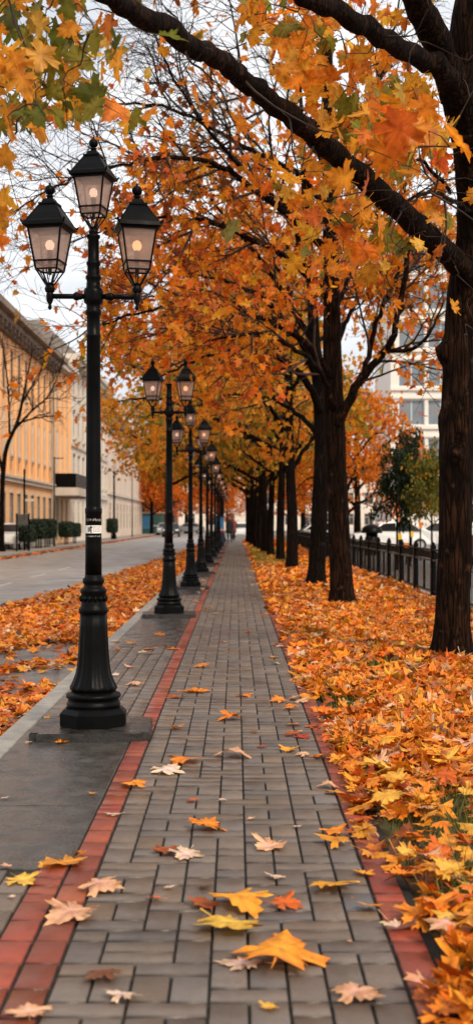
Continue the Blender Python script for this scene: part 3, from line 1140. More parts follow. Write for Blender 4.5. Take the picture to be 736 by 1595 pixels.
tag(tree2, 'tall half-bare maple, second trunk in the row, grey-brown bark and forked right limb', 'tree', GRP)

# ---- third tree: dark leaning trunk just behind
b3 = G(491, 915)
t3 = [(b3 + Vector((0, 0, -.08)), .19), (P(493, 880, 25.4), .175), (P(497, 800, 25.4), .165), (P(501, 700, 25.4), .16), (P(498, 620, 25.4), .15), (P(490, 540, 25.3), .12), (P(484, 440, 25.2), .10), (P(476, 330, 25), .08), (P(470, 200, 25), .05), (P(465, 90, 25), .02)]
limbs3 = [
    limb((499, 640, 25.3, .09), (480, 600, 25, .075), (440, 560, 24.5, .06), (380, 545, 24, .045), (310, 560, 23.5, .03), (240, 590, 23, .015), bias=left),
    limb((495, 590, 25.3, .08), (460, 520, 24.8, .06), (400, 460, 24.2, .045), (320, 430, 23.6, .03), (240, 420, 23, .015), bias=left),
    limb((490, 540, 25.3, .07), (430, 440, 25, .05), (370, 360, 24.5, .035), (310, 290, 24, .02), bias=left),
    limb((498, 600, 25.3, .07), (530, 520, 25.5, .05), (570, 430, 26, .035), (600, 330, 26.4, .02)),
    limb((484, 440, 25.2, .06), (450, 330, 25.2, .045), (400, 240, 25, .03), (350, 170, 25, .015), bias=left),
    limb((478, 360, 25, .05), (520, 280, 25, .035), (560, 200, 25, .02)),
    limb((501, 690, 25.4, .06), (470, 650, 26.2, .05), (420, 620, 27, .04), (360, 615, 28, .028), (280, 640, 29, .015), bias=left),
]
lv3 = [dict(n=1.9, per=True, L=1.8, ang=45, r=.022, wig=.14, up=.02, t0=.15, seg=6), dict(n=5, L=1.0, ang=45, r=.010, wig=.18, up=0, seg=5), dict(n=3, L=.5, ang=45, r=.006, wig=.2, up=-.03, seg=4)]


def prob3(p):
    Z = p[:, 2]
    return np.clip(1.1 - .75 * np.clip((Z - 6.3) / 3.0, 0, 1), .15, 1)


tree3 = make_tree('maple_tree', b3, t3, limbs3, lv3, rusty, 'bark_dark', 43, sizes=(.09, .16), per=6.2, off=.11, prob=prob3, colfn=col2({'orange': 3, 'golden': 5, 'olive': 1.4, 'yellow': 1.6}, rusty, b3), rough=.08, minz=2.7, trunk_sides=20)
tag(tree3, 'dark maple with a leaning black trunk, third in the row, rust and golden leaves', 'tree', GRP)


# ---- trees further along: built around generic skeletons, each kind copied
def crown_tree(name, seed, h, spread, trunk_r, spec, bark, z0=2.6, nlimb=9, leaf=(.13, .2), per=9, off=.22, kind='mid', lean=0.0, fork=3.0, up=.04, droop=0, asym=(0, 0), lv=None, topk=.86, prob=None, colfn=None):
    rng = np.random.default_rng(seed)
    V = Vector
    tr = [(V((0, 0, -.08)), trunk_r * 1.1), (V((.01, 0, h * .12)), trunk_r), (V((lean * .5, 0, fork)), trunk_r * .86), (V((lean, .05, h * .55)), trunk_r * .55), (V((lean * 1.2, 0, h * .75)), trunk_r * .3), (V((lean, 0, h * topk)), trunk_r * .1)]
    limbs = []
    for i in range(nlimb):
        f = (i + .5) / nlimb
        z = fork * .85 + f * (h * .72 - fork * .85)
        a = i * 2.4 + rng.uniform(-.4, .4)
        R = spread * (1 - .55 * f) * rng.uniform(.75, 1.1)
        dx, dy = math.cos(a) * R + asym[0] * (1 - f), math.sin(a) * R + asym[1] * (1 - f)
        zz = z + (h - z) * (.18 + .5 * f)
        r0 = trunk_r * (.48 - .25 * f)
        x0 = lean * min(1, z / (h * .55))
        limbs.append(dict(pts=[(V((x0, 0, z)), r0), (V((x0 + dx * .3, dy * .3, z + (zz - z) * .45)), r0 * .75), (V((x0 + dx * .68, dy * .68, z + (zz - z) * .85)), r0 * .5), (V((x0 + dx, dy, zz - droop * R)), r0 * .15)]))
    lv = lv or [dict(n=1.7, per=True, L=spread * .42, ang=50, r=.03, wig=.15, up=up, t0=.15, seg=5), dict(n=4, L=spread * .22, ang=50, r=.012, wig=.2, up=-.02, seg=4)]
    t = make_tree(name, Vector((0, 0, 0)), tr, limbs, lv, spec, bark, seed, sizes=leaf, leafkind=kind, per=per, off=off, rough=.07, trunk_sides=16, minz=z0, prob=prob, colfn=colfn)
    return t


gold = {'golden': 5, 'orange': 1.2, 'yellow': 3, 'olive': 2.2}
green_gold = {'golden': 3, 'olive': 4, 'yellow': 2.4, 'green': .8, 'orange': .4}
orange_full = {'bright': 4, 'orange': 4, 'golden': 1.6, 'deep': 1}
def thin_top(p):
    return np.clip(1 - .8 * np.clip((p[:, 2] - 8.6) / 2.6, 0, 1), .12, 1)


zero = (0, 0, 0)
protoA = crown_tree('maple_tree', 101, 12.5, 4.9, .155, gold, 'bark_far', z0=3.5, nlimb=15, per=11, off=.24, lean=-.1, asym=(-2.2, 0), droop=.1, prob=thin_top, colfn=col2(gold, {'rust': 1, 'orange': 3, 'deep': 1.5, 'golden': 3}, (0, 0, -3.2)))
protoB = crown_tree('maple_tree', 102, 12.2, 4.7, .125, green_gold, 'bark_far', z0=3.1, nlimb=15, per=11, off=.24, lean=.12, asym=(-2.0, 0), droop=.13, prob=thin_top, colfn=col2(green_gold, gold, (0, 0, -2.2)))
row = [(454, 888), (436, 876), (421, 868), (412, 862.5), (404, 858), (398, 854.6), (394, 851.6), (391, 849), (388.5, 847), (386, 845)]
names = ['fourth', 'fifth', 'sixth', 'seventh', 'eighth', 'ninth', 'tenth', 'eleventh', 'twelfth', 'thirteenth']
rnd = random.Random(9)
for i, (x, y) in enumerate(row):
    p = G(x, y)
    src = (protoA, protoB, protoB)[i % 3] if i > 0 else protoA
    first = (i == 0) or (i == 1)
    o = src if first else copy_tree(src)
    o.location = p
    o.rotation_euler = (0, 0, rnd.uniform(-.5, .5))
    s = rnd.uniform(.92, 1.08)
    o.scale = (s, s, s)
    tag(o, f'dark-trunked maple with {"golden" if src is protoA else "olive-gold"} crown, {names[i]} in the row from the camera', 'tree', GRP)

# ---- orange maples beyond the fence, evergreens, trees by the street
om = crown_tree('maple_tree', 201, 7.8, 3.3, .15, orange_full, 'bark_far', z0=1.75, nlimb=12, per=11, off=.22, leaf=(.12, .19), fork=1.9, droop=.25)
om.location = (4.1, 47, -.08)
om.scale = (.85, .85, .95)
tag(om, 'bright orange maple behind the iron fence, left of the dark evergreen', 'tree', 'orange maples beyond the fence')
for (x, y, s, rz, lab) in ((6.2, 64, 1.25, 2, 'orange maple further back behind the fence, beyond the nearest orange maple'), (4.4, 82, 1.2, 4, 'orange maple behind the fence near the far end of the trunk row')):
    c = copy_tree(om)
    c.location = (x, y, -.08)
    c.scale = (s, s, s)
    c.rotation_euler.z = rz
    tag(c, lab, 'tree', 'orange maples beyond the fence')
far_o = crown_tree('maple_tree', 202, 10.5, 4.6, .2, {'orange': 4, 'deep': 3.5, 'bright': 2, 'rust': 1.5}, 'bark_far', z0=1.9, nlimb=12, per=10, off=.3, leaf=(.2, .32), fork=2.3, droop=.2)
far_lab = ['orange maple at the left kerb beyond the pale buildings, nearest of the far street trees', 'deep orange maple behind the far kiosk on the left side of the street',
           'orange maple closing the street beyond the parked cars', 'red-orange maple at the very end of the path', 'tall orange maple far right behind the end of the trunk row', 'orange maple far down the street, right of the parked cars']
for i, (x, y, s, z) in enumerate(((-10.2, 152, 1.1, -.1), (-12.6, 168, 1.25, -.1), (-6.8, 172, 1.2, -.1), (-1.3, 185, .9, -.1), (5.5, 150, 1.2, -.1), (-3.2, 160, .8, -.1))):
    c = far_o if i == 0 else copy_tree(far_o)
    c.location = (x, y, z)
    c.scale = (s, s, s)
    c.rotation_euler.z = i * 1.3
    tag(c, far_lab[i], 'tree', 'orange trees at the end of the street')
golden_left = crown_tree('maple_tree', 203, 9.0, 4.2, .17, gold, 'bark_far', z0=3.7, nlimb=11, per=10, off=.25, leaf=(.14, .22), fork=3.6, droop=.1)
golden_left.location = (-3.36, 62, RZ)
golden_left.scale = (1.0, 1.0, 1)
tag(golden_left, 'golden maple in the leaf strip left of the lamps, crown hanging over the street', 'tree')


def evergreen(name, seed, h, spread, spec, z0, trunk_r=.06):
    return crown_tree(name, seed, h, spread, trunk_r, spec, 'bark_far', z0=z0, nlimb=14, per=16, off=.14, leaf=(.10, .17), kind='far', fork=h * .38, up=.06, droop=.12, topk=.97,
                      lv=[dict(n=2.6, per=True, L=spread * .5, ang=50, r=.02, wig=.15, up=.08, t0=.1, seg=4), dict(n=4, L=spread * .25, ang=45, r=.008, wig=.2, up=.05, seg=3)])


ev = evergreen('evergreen_tree', 301, 4.2, 1.25, {'dgreen': 5, 'mgreen': 1.5}, 1.45)
ev.location = (4.75, 37, -.08)
ev.scale = (.58, .58, .9)
tag(ev, 'small dark green evergreen with thin trunk, right of the orange maple', 'tree', 'small green trees beyond the fence')
ev2 = copy_tree(ev)
ev2.location = (5.55, 40, -.08)
ev2.scale = (.5, .5, 1.08)
ev2.rotation_euler.z = 2
tag(ev2, 'taller dark evergreen below the white office windows, between orange and yellow-green trees', 'tree', 'small green trees beyond the fence')
ev3 = evergreen('evergreen_tree', 302, 4.1, 1.35, {'ygreen': 6, 'olive': 2, 'mgreen': 1.5, 'yellow': 1.2}, 1.5)
ev3.location = (5.62, 36, -.08)
ev3.scale = (.55, .55, .92)
tag(ev3, 'yellow-green small tree just left of the nearest thick trunk', 'tree', 'small green trees beyond the fence')
ev4 = copy_tree(ev)
ev4.location = (7.3, 38, -.08)
ev4.rotation_euler.z = 4
ev4.scale = (1.1, 1.1, 1.1)
tag(ev4, 'dark evergreen right of the nearest thick trunk, at the picture edge', 'tree', 'small green trees beyond the fence')

# ---- bare young tree on the far pavement
V_ = Vector
bb = V_((-10.35, 57, .01))


def bp(x, y, d, r):
    return (P(x, y, d), r)


tb = [bp(3, 862, 57, .14), bp(3, 820, 57, .12), bp(4, 760, 57, .11), bp(10, 700, 57, .10), bp(28, 655, 57, .08), bp(40, 600, 57, .05), bp(52, 540, 57, .02)]
lb = [limb((6, 740, 57, .08), (-8, 680, 57, .06), (-20, 610, 57, .04), (-16, 540, 57, .02)), limb((22, 670, 57, .06), (50, 640, 56.6, .05), (78, 612, 56.2, .035), (100, 560, 56, .015)),
      limb((15, 690, 57, .06), (14, 620, 57.3, .045), (6, 550, 57.5, .03), (-4, 500, 57.6, .012)), limb((36, 625, 57, .05), (62, 580, 57.5, .035), (84, 520, 57.8, .018)), limb((25, 660, 57, .05), (62, 650, 56.5, .035), (100, 648, 56, .015))]
bare = make_tree('bare_tree', G(3, 862), tb, lb, [dict(n=1.6, per=True, L=1.5, ang=45, r=.032, wig=.2, up=.06, t0=.15, seg=6), dict(n=4, L=.8, ang=42, r=.018, wig=.22, up=.03, seg=5), dict(n=2, L=.4, ang=45, r=.012, wig=.2)],
                 {'rust': 2, 'deep': 2, 'brown': 1}, 'bark_dark', 77, per=.03, off=.05, rough=.06, trunk_sides=12, sizes=(.12, .18))
tag(bare, 'almost bare street tree on the far pavement before the orange building', 'tree')

# ================================================================== FALLEN LEAVES
def nz(x, y, s, seed=0.0):
    return np.array([noise.noise(Vector((a * s + seed, b * s, seed))) for a, b in zip(x, y)])


rng = np.random.default_rng(55)


def mound(x, y):
    e = np.clip((x - .5) / .5, 0, 1)
    return .008 + e * (.026 + .035 * nz(x, y, 1.6, 3.1) + .02 * nz(x, y, 5, 9))


carpet_pal = {'orange': 6, 'golden': 2.2, 'bright': 3.6, 'deep': 2.8, 'peach': 1.4, 'pale': .6, 'rust': 1, 'brown': .9, 'yellow': .5}


def ground_frames(n, rng, tilt=.55):
    nrm = np.stack([rng.normal(0, tilt, n), rng.normal(0, tilt, n), np.ones(n)], 1)
    a = rng.uniform(0, 2 * PI, n)
    return frames(np.stack([np.cos(a), np.sin(a), rng.normal(0, .25, n)], 1), nrm)


def lawn_layer(name, y0, y1, dens, kind, s0, s1, mult):
    A = (3.3 - .45) * (y1 - y0)
    n = int(A * dens)
    x = rng.uniform(.45, 3.3, n)
    y = rng.uniform(y0, y1, n)
    edge = .56 + .10 * nz(x * 0 + 1, y, .9, 2) + .05 * nz(x, y, 3, 5) + np.abs(rng.normal(0, .04, n)) - .05
    gaps = nz(x, y, .9, 12.5) + .45 * nz(x, y, 2.6, 4)
    keep = (x > edge) & ((gaps < .40) | (rng.uniform(0, 1, n) < .12))
    far = np.clip((y - 33) / 10, 0, 1)
    strip = (x < 1.9) & (rng.uniform(0, 1, n) < far * .85)           # grass shows along the far path edge
    keep &= ~strip
    near_gap = ((x - 1.0) / .2) ** 2 + ((y - 5.2) / .45) ** 2 < 1
    near_gap |= ((x - .86) / .07) ** 2 + ((y - 4.2) / .35) ** 2 < 1
    keep &= ~(near_gap & (rng.uniform(0, 1, n) < .9))
    x, y = x[keep], y[keep]
    n = len(x)
    z = mound(x, y) + rng.uniform(0, .034, n)
    return x, y, z, rng.uniform(s0, s1, n) * mult


parts = []
for (y0, y1, dens, kind, s0, s1) in ((2.4, 9, 520, 'fine', .065, .14), (9, 22, 330, 'mid', .075, .145), (22, 62, 120, 'far', .14, .22), (62, 98, 30, 'far', .25, .4)):
    x, y, z, s = lawn_layer('', y0, y1, dens, kind, s0, s1, 1)
    n = len(x)
    me = leaves_mesh('leaf_carpet', np.stack([x, y, z], 1), ground_frames(n, rng, .5), s, palette(n, carpet_pal, rng, .2), kind, .7, rng)
    parts.append(me)


def join_meshes(name, meshes, mat):
    bm = bmesh.new()
    for me in meshes:
        bm.from_mesh(me)
        bpy.data.meshes.remove(me)
    me = bpy.data.meshes.new(name)
    bm.to_mesh(me)
    bm.free()
    o = bpy.data.objects.new(name, me)
    COL.objects.link(o)
    me.materials.append(M[mat])
    return o


tag(join_meshes('leaf_carpet', parts, 'ground_leaf'), 'thick carpet of orange maple leaves over the lawn beside the path', 'fallen leaves', kind='stuff')

# grass
n = 34000
gx = rng.uniform(.64, 3.3, n)
gy = 2.6 + 22 * rng.uniform(0, 1, n) ** 1.6
far_n = 9000
gx = np.concatenate([gx, rng.uniform(.64, 2.0, far_n)])
gy = np.concatenate([gy, rng.uniform(36, 75, far_n)])
n = len(gx)
h = rng.uniform(.05, .12, n)
h[-far_n:] *= 1.2
gap = (((gx - 1.0) / .2) ** 2 + ((gy - 5.25) / .5) ** 2 < 1) | (((gx - .86) / .1) ** 2 + ((gy - 4.2) / .45) ** 2 < 1)
h[gap] *= 1.7
wd = np.where(gy > 30, .02, .0032)
a = rng.uniform(0, 2 * PI, n)
ca, sa = np.cos(a), np.sin(a)
lean = rng.normal(0, .5, (n, 2)) * h[:, None]
z0 = mound(gx, gy) - .025
V = np.zeros((n, 3, 3))
V[:, 0] = np.stack([gx - ca * wd, gy - sa * wd, z0], 1)
V[:, 1] = np.stack([gx + ca * wd, gy + sa * wd, z0], 1)
V[:, 2] = np.stack([gx + lean[:, 0], gy + lean[:, 1], z0 + h], 1)
gc = palette(n, {'green': 3, 'mgreen': 4, 'ygreen': 2, 'olive': .8}, rng, .25)
gc[-far_n:] = palette(far_n, {'olive': 3, 'ygreen': 3, 'yellow': .6}, rng, .2)
o = obj('grass', npmesh('grass', V.reshape(-1, 3), np.arange(n * 3).reshape(-1, 3), np.repeat(gc, 3, 0)), 'needle')
tag(o, 'green grass blades showing through gaps in the leaf carpet', 'grass', kind='stuff')

# left strip in the gutter and parking bay
parts = []


def left_edge(y):
    return -np.interp(y, [0, 14, 20, 30, 46, 70, 100, 140], [4.1, 4.1, 3.85, 3.3, 2.8, 2.35, 2.0, 1.7])


for (y0, y1, dens, kind, s0, s1) in ((4, 9, 190, 'fine', .055, .12), (9, 20, 270, 'mid', .07, .135), (20, 60, 150, 'far', .12, .2), (60, 120, 40, 'far', .2, .36)):
    n = int((y1 - y0) * 2.8 * dens)
    x = rng.uniform(-4.2, -1.42, n)
    y = rng.uniform(y0, y1, n)
    e = left_edge(y) + .22 * nz(x * 0, y, .7, 1) + rng.normal(0, .07, n)
    pat = nz(x, y, .75, 21) + .5 * nz(x, y, 2.2, 22)
    full = np.clip((y - 12.6) / 3.5, 0, 1)
    thr = -.08 + 1.2 * full + .35 * (y < 8.8) * (x > -2.2) + .15 * (x > -1.75)
    keep = (x > e) & ((pat < thr) | (rng.uniform(0, 1, n) < .05))
    x, y = x[keep], y[keep]
    n = len(x)
    z = RZ + .012 + rng.uniform(0, .05, n) * np.clip((y - 6) / 8, .35, 1)
    parts.append(leaves_mesh('gutter_leaves', np.stack([x, y, z], 1), ground_frames(n, rng, .32), rng.uniform(s0, s1, n), palette(n, {**carpet_pal, 'deep': 3, 'rust': 1.6}, rng, .2), kind, .6, rng))
n = 2600                                                             # thin line along the far kerb
x = -9.22 + np.abs(rng.normal(0, .16, n))
y = rng.uniform(45, 140, n)
parts.append(leaves_mesh('gutter_leaves', np.stack([x, y, np.full(n, RZ + .02)], 1), ground_frames(n, rng, .3), rng.uniform(.12, .24, n), palette(n, {'orange': 3, 'deep': 2, 'brown': 2, 'rust': 2}, rng, .2), 'far', .5, rng))
tag(join_meshes('gutter_leaves', parts, 'ground_leaf'), 'orange leaves drifted over the wet strip between kerb and road', 'fallen leaves', kind='stuff')


# single leaves on the path
def single(px, py, w, colr, label=None, group=None, flat=.16, z=None, curl=.38, rz=None):
    p = G(px, py)
    s = w / F * p.y * (.9 if label and group == LG else .76)
    c = np.array([PAL[colr]]) * RNG.uniform(.85, 1.15)
    nrm = np.array([[RNG.normal(0, flat), RNG.normal(0, flat), 1]])
    a = RNG.uniform(0, 2 * PI) if rz is None else rz
    R = frames(np.array([[math.cos(a), math.sin(a), RNG.normal(0, .05)]]), nrm)
    me = leaves_mesh('maple_leaf', np.zeros((1, 3)), R, np.array([s]), c, 'fine', curl, RNG, .16)
    zs = np.array([v.co.z for v in me.vertices])
    o = obj('maple_leaf', me, 'ground_leaf')
    zz = (0 if z is None else z) - zs.min() + .0035
    if z is None:
        zz = -np.percentile(zs, 8) + .007
    o.location = (p.x, p.y, zz)
    tag(o, label, 'leaf', group)
    return o


LG = 'leaves scattered on the path'
for row_ in [
    (435, 1500, 150, 'bright', 'large bright orange maple leaf lying low centre, topmost of an overlapping pair'), (376, 1505, 75, 'pale', 'pale leaf tucked against the left side of the large bright orange leaf'),
    (555, 1552, 92, 'peach', 'pale peach maple leaf near the bottom edge, beside the right red border'), (418, 1573, 32, 'yellow', 'small yellow leaf at the bottom edge of the path'),
    (45, 1580, 62, 'peach', 'pale leaf in the bottom left corner on the red bricks'), (190, 1557, 52, 'pale', 'pale star-shaped leaf near the bottom left on grey pavers'),
    (160, 1524, 62, 'brown', 'narrow curled brown leaf left of centre near the bottom'), (352, 1448, 112, 'yellow', 'lower of the two large yellow leaves at path centre'),
    (372, 1412, 118, 'golden', 'upper large golden leaf at path centre, between two rusty ones'), (442, 1413, 55, 'deep', 'rusty leaf at the right end of the large golden leaf'),
    (316, 1413, 60, 'rust', 'rust brown leaf at the left end of the large golden leaf'), (110, 1430, 85, 'peach', 'peach curled leaf across the left red border, lower one'),
    (155, 1388, 72, 'peach', 'peach leaf across the left red border, just above another peach one'), (241, 1402, 27, 'deep', 'small deep orange leaf left of the large golden leaf'),
    (290, 1334, 56, 'pale', 'pale leaf touching a thin rusty leaf above path centre'), (258, 1328, 46, 'rust', 'thin rusty leaf touching a pale leaf above path centre'),
    (322, 1293, 56, 'orange', 'flat orange leaf lying alone above the pale and rusty pair'), (420, 1321, 56, 'peach', 'peach-orange leaf with raised lobes right of path centre'),
    (427, 1369, 32, 'pale', 'small greyish pale leaf right of path centre'), (518, 1385, 78, 'golden', 'golden orange leaf with long stem near the right red border'),
    (572, 1418, 42, 'golden', 'small upright golden leaf touching the right red border'), (566, 1364, 36, 'golden', 'small golden leaf on the right border above the upright one'),
    (518, 1299, 48, 'orange', 'upper of two narrow orange leaves stacked near the right border'), (522, 1316, 56, 'golden', 'lower of two narrow orange leaves stacked near the right border'),
    (100, 1347, 82, 'golden', 'large golden leaf at the corner of the wet dark slab and red bricks'), (35, 1374, 52, 'yellow', 'yellow leaf on grey pavers at the left picture edge'),
    (208, 1225, 48, 'orange', 'orange leaf standing on the red border left of centre'), (178, 1271, 26, 'pale', 'tiny pale leaf on the red border below the standing orange leaf'),
    (300, 1250, 24, 'deep', 'small deep orange leaf standing upright on grey pavers'), (260, 1204, 62, 'pale', 'long pale curled leaf on pavers below the nearest lamp'),
    (290, 1188, 66, 'orange', 'orange leaf pair member above the long pale curled leaf'), (365, 1180, 62, 'peach', 'peach leaf at path centre level with the foot of the nearest lamp'),
    (470, 1150, 32, 'red', 'red leaf by the right border beside the leaf carpet'), (305, 1078, 46, 'orange', 'orange leaf at path centre level with the fluted lamp foot'),
    (360, 1121, 46, 'orange', 'orange leaf lying centre of the path beyond the peach one'), (620, 1450, 62, 'pale', 'pale leaf across the right red border at the lawn edge'),
]:
    single(*row_[:4], label=row_[4], group=LG)
gen = [(70, 1352, 30, 'golden'), (345, 1249, 16, 'pale'), (462, 1290, 20, 'pale'), (275, 1136, 32, 'orange'), (380, 1085, 32, 'orange'), (450, 1105, 34, 'orange'), (408, 1165, 20, 'rust'), (472, 1178, 30, 'peach'), (143, 1238, 16, 'golden'),
       (8, 1245, 16, 'pale'), (95, 1158, 26, 'orange'), (45, 1158, 14, 'peach'), (318, 1385, 30, 'brown'), (262, 1385, 22, 'pale'), (430, 1460, 16, 'orange'), (510, 1228, 40, 'peach'), (520, 1238, 40, 'golden'), (545, 1470, 14, 'peach'),
       (390, 1278, 16, 'peach'), (18, 1400, 18, 'pale'), (268, 1012, 26, 'orange'), (180, 1000, 24, 'peach'), (205, 1003, 24, 'golden'), (232, 1012, 26, 'orange'), (250, 990, 22, 'orange'), (200, 1040, 20, 'peach'),
       (395, 1142, 18, 'brown'), (500, 1180, 44, 'orange'), (455, 1130, 30, 'orange'), (10, 1352, 22, 'peach'), (120, 1330, 22, 'orange')]
for g in gen:
    single(*g, label='small dry maple leaf among those scattered thinly over the path bricks', group='small leaves scattered on the path')
rr = random.Random(4)
for k in range(58):
    d = 7 + 32 * rr.random() ** 1.5
    x = rr.choice((rr.uniform(-1.2, .5), rr.gauss(.42, .12), rr.gauss(-.9, .2)))
    x = max(-1.25, min(.6, x))
    if abs(x - LX) < .28 and min(abs(d - yy) for yy in LAMP_Y) < .4:
        x = -.3
    single(CX + x * F / d, HY + CAMH * F / d, rr.uniform(.09, .17) / d * F, rr.choice(('orange', 'golden', 'peach', 'peach', 'pale', 'deep', 'rust')),
           label='small dry maple leaf among those scattered thinly over the path bricks', group='small leaves scattered on the path')
# leaves lying loose on top of the carpet, the nearest ones
for k in range(190):
    d = 3.3 + 4.2 * rr.random()
    x = rr.uniform(.63, min(2.0, .2 * d + .12))
    zc = float(mound(np.array([x]), np.array([d]))[0]) + .035
    if ((x - 1.0) / .17) ** 2 + ((d - 5.2) / .4) ** 2 < 1 and rr.random() < .75:
        continue
    o = single(CX + x * F / d, HY + CAMH * F / d, rr.uniform(.10, .18) / d * F, rr.choice(('orange', 'golden', 'golden', 'orange', 'bright', 'deep', 'peach', 'bright', 'yellow')),
               label='loose maple leaf lying on top of the leaf carpet nearest the camera', group='leaves on top of the carpet', flat=.3, z=zc, curl=.6)

# ================================================================== FENCE
fence = empty('iron_fence', (3.35, 12, 0))
tag(fence, 'low black iron fence with twin rails along the right edge of the lawn', 'fence')


def fpart(name, build, mat='iron'):
    bm = bmesh.new()
    build(bm)
    return obj(name, bm, mat, fence)


FL = 70
fpart('curb', lambda bm: box(bm, -.07, .09, -4, FL, -.2, .07, .01), 'kerb')
fpart('top_rail', lambda bm: box(bm, -.028, .028, -4, FL, .835, .862, .006))
fpart('middle_rail', lambda bm: box(bm, -.022, .022, -4, FL, .655, .685, .005), 'iron_grey')  # paler iron puts the rail's reflected light into its colour
fpart('bottom_rail', lambda bm: box(bm, -.02, .02, -4, FL, .13, .155, .004))


def repeat_parts(name, dims, y0):
    '''the hundred nearest as parts of their own, the rest as one'''
    first, rest = None, bmesh.new()
    k = 0
    y = y0
    while y < FL:
        if y > -1 and k < 100:
            if first is None:
                bm = bmesh.new()
                box(bm, *dims)
                first = o = obj(name, bm, 'iron', fence)
            else:
                o = first.copy()
                COL.objects.link(o)
                o.parent = fence
            o.location = (0, y, 0)
            k += 1
        elif y > -1:
            box(rest, dims[0], dims[1], y + dims[2], y + dims[3], dims[4], dims[5])
        y += .14
    tag(obj(name, rest, 'iron', fence), kind='stuff')


repeat_parts('picket', (-.005, .005, 0, .010, .1, .83), -3.95)
repeat_parts('ornament', (-.008, .008, 0, .03, .7, .815), -3.9)
y = -3.0
while y < FL:
    bm = bmesh.new()
    box(bm, -.045, .045, y - .045, y + .045, .0, .93, .008)
    ball(bm, (0, y, .945), .035, u=10, v=6)
    obj('post', bm, 'iron', fence)
    bm = bmesh.new()
    if y % 2 < 1 or True:
        box(bm, -.016, .016, y + .95, y + 1.08, .158, .652, .004)
    obj('flat_panel', bm, 'iron', fence)
    y += 2.05


# ================================================================== BUILDINGS (left)
def rect_grid(u0, u1, z0, z1, ops):
    us = sorted({u0, u1, *[o[0] for o in ops], *[o[1] for o in ops]})
    zs = sorted({z0, z1, *[o[2] for o in ops], *[o[3] for o in ops]})
    us = [u for u in us if u0 <= u <= u1]
    zs = [z for z in zs if z0 <= z <= z1]
    for a, b in zip(us, us[1:]):
        for c, d in zip(zs, zs[1:]):
            um, zm = (a + b) / 2, (c + d) / 2
            if not any(o[0] < um < o[1] and o[2] < zm < o[3] for o in ops):
                yield a, b, c, d


def facade(bm, tf, u0, u1, z0, z1, ops, depth=.08):
    """wall with real openings; tf(u, out, z) -> world"""
    def q(pts):
        bm.faces.new([bm.verts.new(tf(*p)) for p in pts])
    for a, b, c, d in rect_grid(u0, u1, z0, z1, ops):
        q(((a, 0, c), (b, 0, c), (b, 0, d), (a, 0, d)))
    for a, b, c, d in ops:
        q(((a, 0, c), (a, 0, d), (a, -depth, d), (a, -depth, c)))
        q(((b, 0, d), (b, 0, c), (b, -depth, c), (b, -depth, d)))
        q(((a, 0, d), (b, 0, d), (b, -depth, d), (a, -depth, d)))
        q(((b, 0, c), (a, 0, c), (a, -depth, c), (b, -depth, c)))


def tbox(bm, tf, u0, u1, o0, o1, z0, z1):
    v = [bm.verts.new(tf(u, o, z)) for z in (z0, z1) for o in (o0, o1) for u in (u0, u1)]
    for f in [(0, 2, 3, 1), (4, 5, 7, 6), (0, 1, 5, 4), (2, 6, 7, 3), (0, 4, 6, 2), (1, 3, 7, 5)]:
        bm.faces.new([v[i] for i in f])
    bmesh.ops.recalc_face_normals(bm, faces=bm.faces)


WIN = {}


def window(root, tfo, u0, u1, z0, z1, glass='glass_dark', frame='trim', mull=1, trans=1, depth=.065, rz=0.0):
    """window part with a pane sub-part; meshes shared between equal windows"""
    key = (round(u1 - u0, 2), round(z1 - z0, 2), glass, frame, mull, trans)
    w, h = u1 - u0, z1 - z0
    if key not in WIN:
        bm = bmesh.new()
        t = .06
        tf = lambda u, o, z: (u, -o, z)
        tbox(bm, tf, 0, t, 0, .05, 0, h)
        tbox(bm, tf, w - t, w, 0, .05, 0, h)
        tbox(bm, tf, t, w - t, 0, .05, 0, t)
        tbox(bm, tf, t, w - t, 0, .05, h - t, h)
        for k in range(mull):
            c = w * (k + 1) / (mull + 1)
            tbox(bm, tf, c - .03, c + .03, .003, .045, t, h - t)
        for k in range(trans):
            c = h * .68 if trans == 1 else h * (k + 1) / (trans + 1)
            tbox(bm, tf, t, w - t, .006, .04, c - .03, c + .03)
        f = obj('window', bm, frame, root)
        bm = bmesh.new()
        tbox(bm, tf, t * .5, w - t * .5, -.03, .015, t * .5, h - t * .5)
        p = obj('pane', bm, glass, f)
        WIN[key] = f
    else:
        src = WIN[key]
        f = src.copy()
        COL.objects.link(f)
        f.parent = root
        for ch in src.children:
            c = ch.copy()
            COL.objects.link(c)
            c.parent = f
    f.location = tfo(u0, -depth, z0)
    f.rotation_euler = (0, 0, rz)
    return f


BX = -11.5


def tfl(u, o, z):                                                    # left facades: u along the street, o out towards it
    return Vector((BX + o, u, z))


def body(bm, u0, u1, z1, back=12, tf=None):
    tf = tf or tfl
    def q(*p):
        bm.faces.new([bm.verts.new(tf(*v)) for v in p])
    q((u0, 0, 0), (u0, 0, z1), (u0, -back, z1), (u0, -back, 0))
    q((u1, 0, 0), (u1, -back, 0), (u1, -back, z1), (u1, 0, z1))
    q((u0, -back, 0), (u0, -back, z1), (u1, -back, z1), (u1, -back, 0))
    q((u0, 0, z1), (u1, 0, z1), (u1, -back, z1), (u0, -back, z1))
    q((u0, -.6, 0), (u1, -.6, 0), (u1, -.6, z1), (u0, -.6, z1))


def each(root, name, mat, *boxes, tf=None):
    for b in boxes:
        part(root, name, mat, b, tf=tf)


def part(root, name, mat, *boxes, tf=None):
    bm = bmesh.new()
    for b in boxes:
        tbox(bm, tf or tfl, *b)
    return obj(name, bm, mat, root)


RL = -PI / 2                                                         # windows turned so their outside faces +X
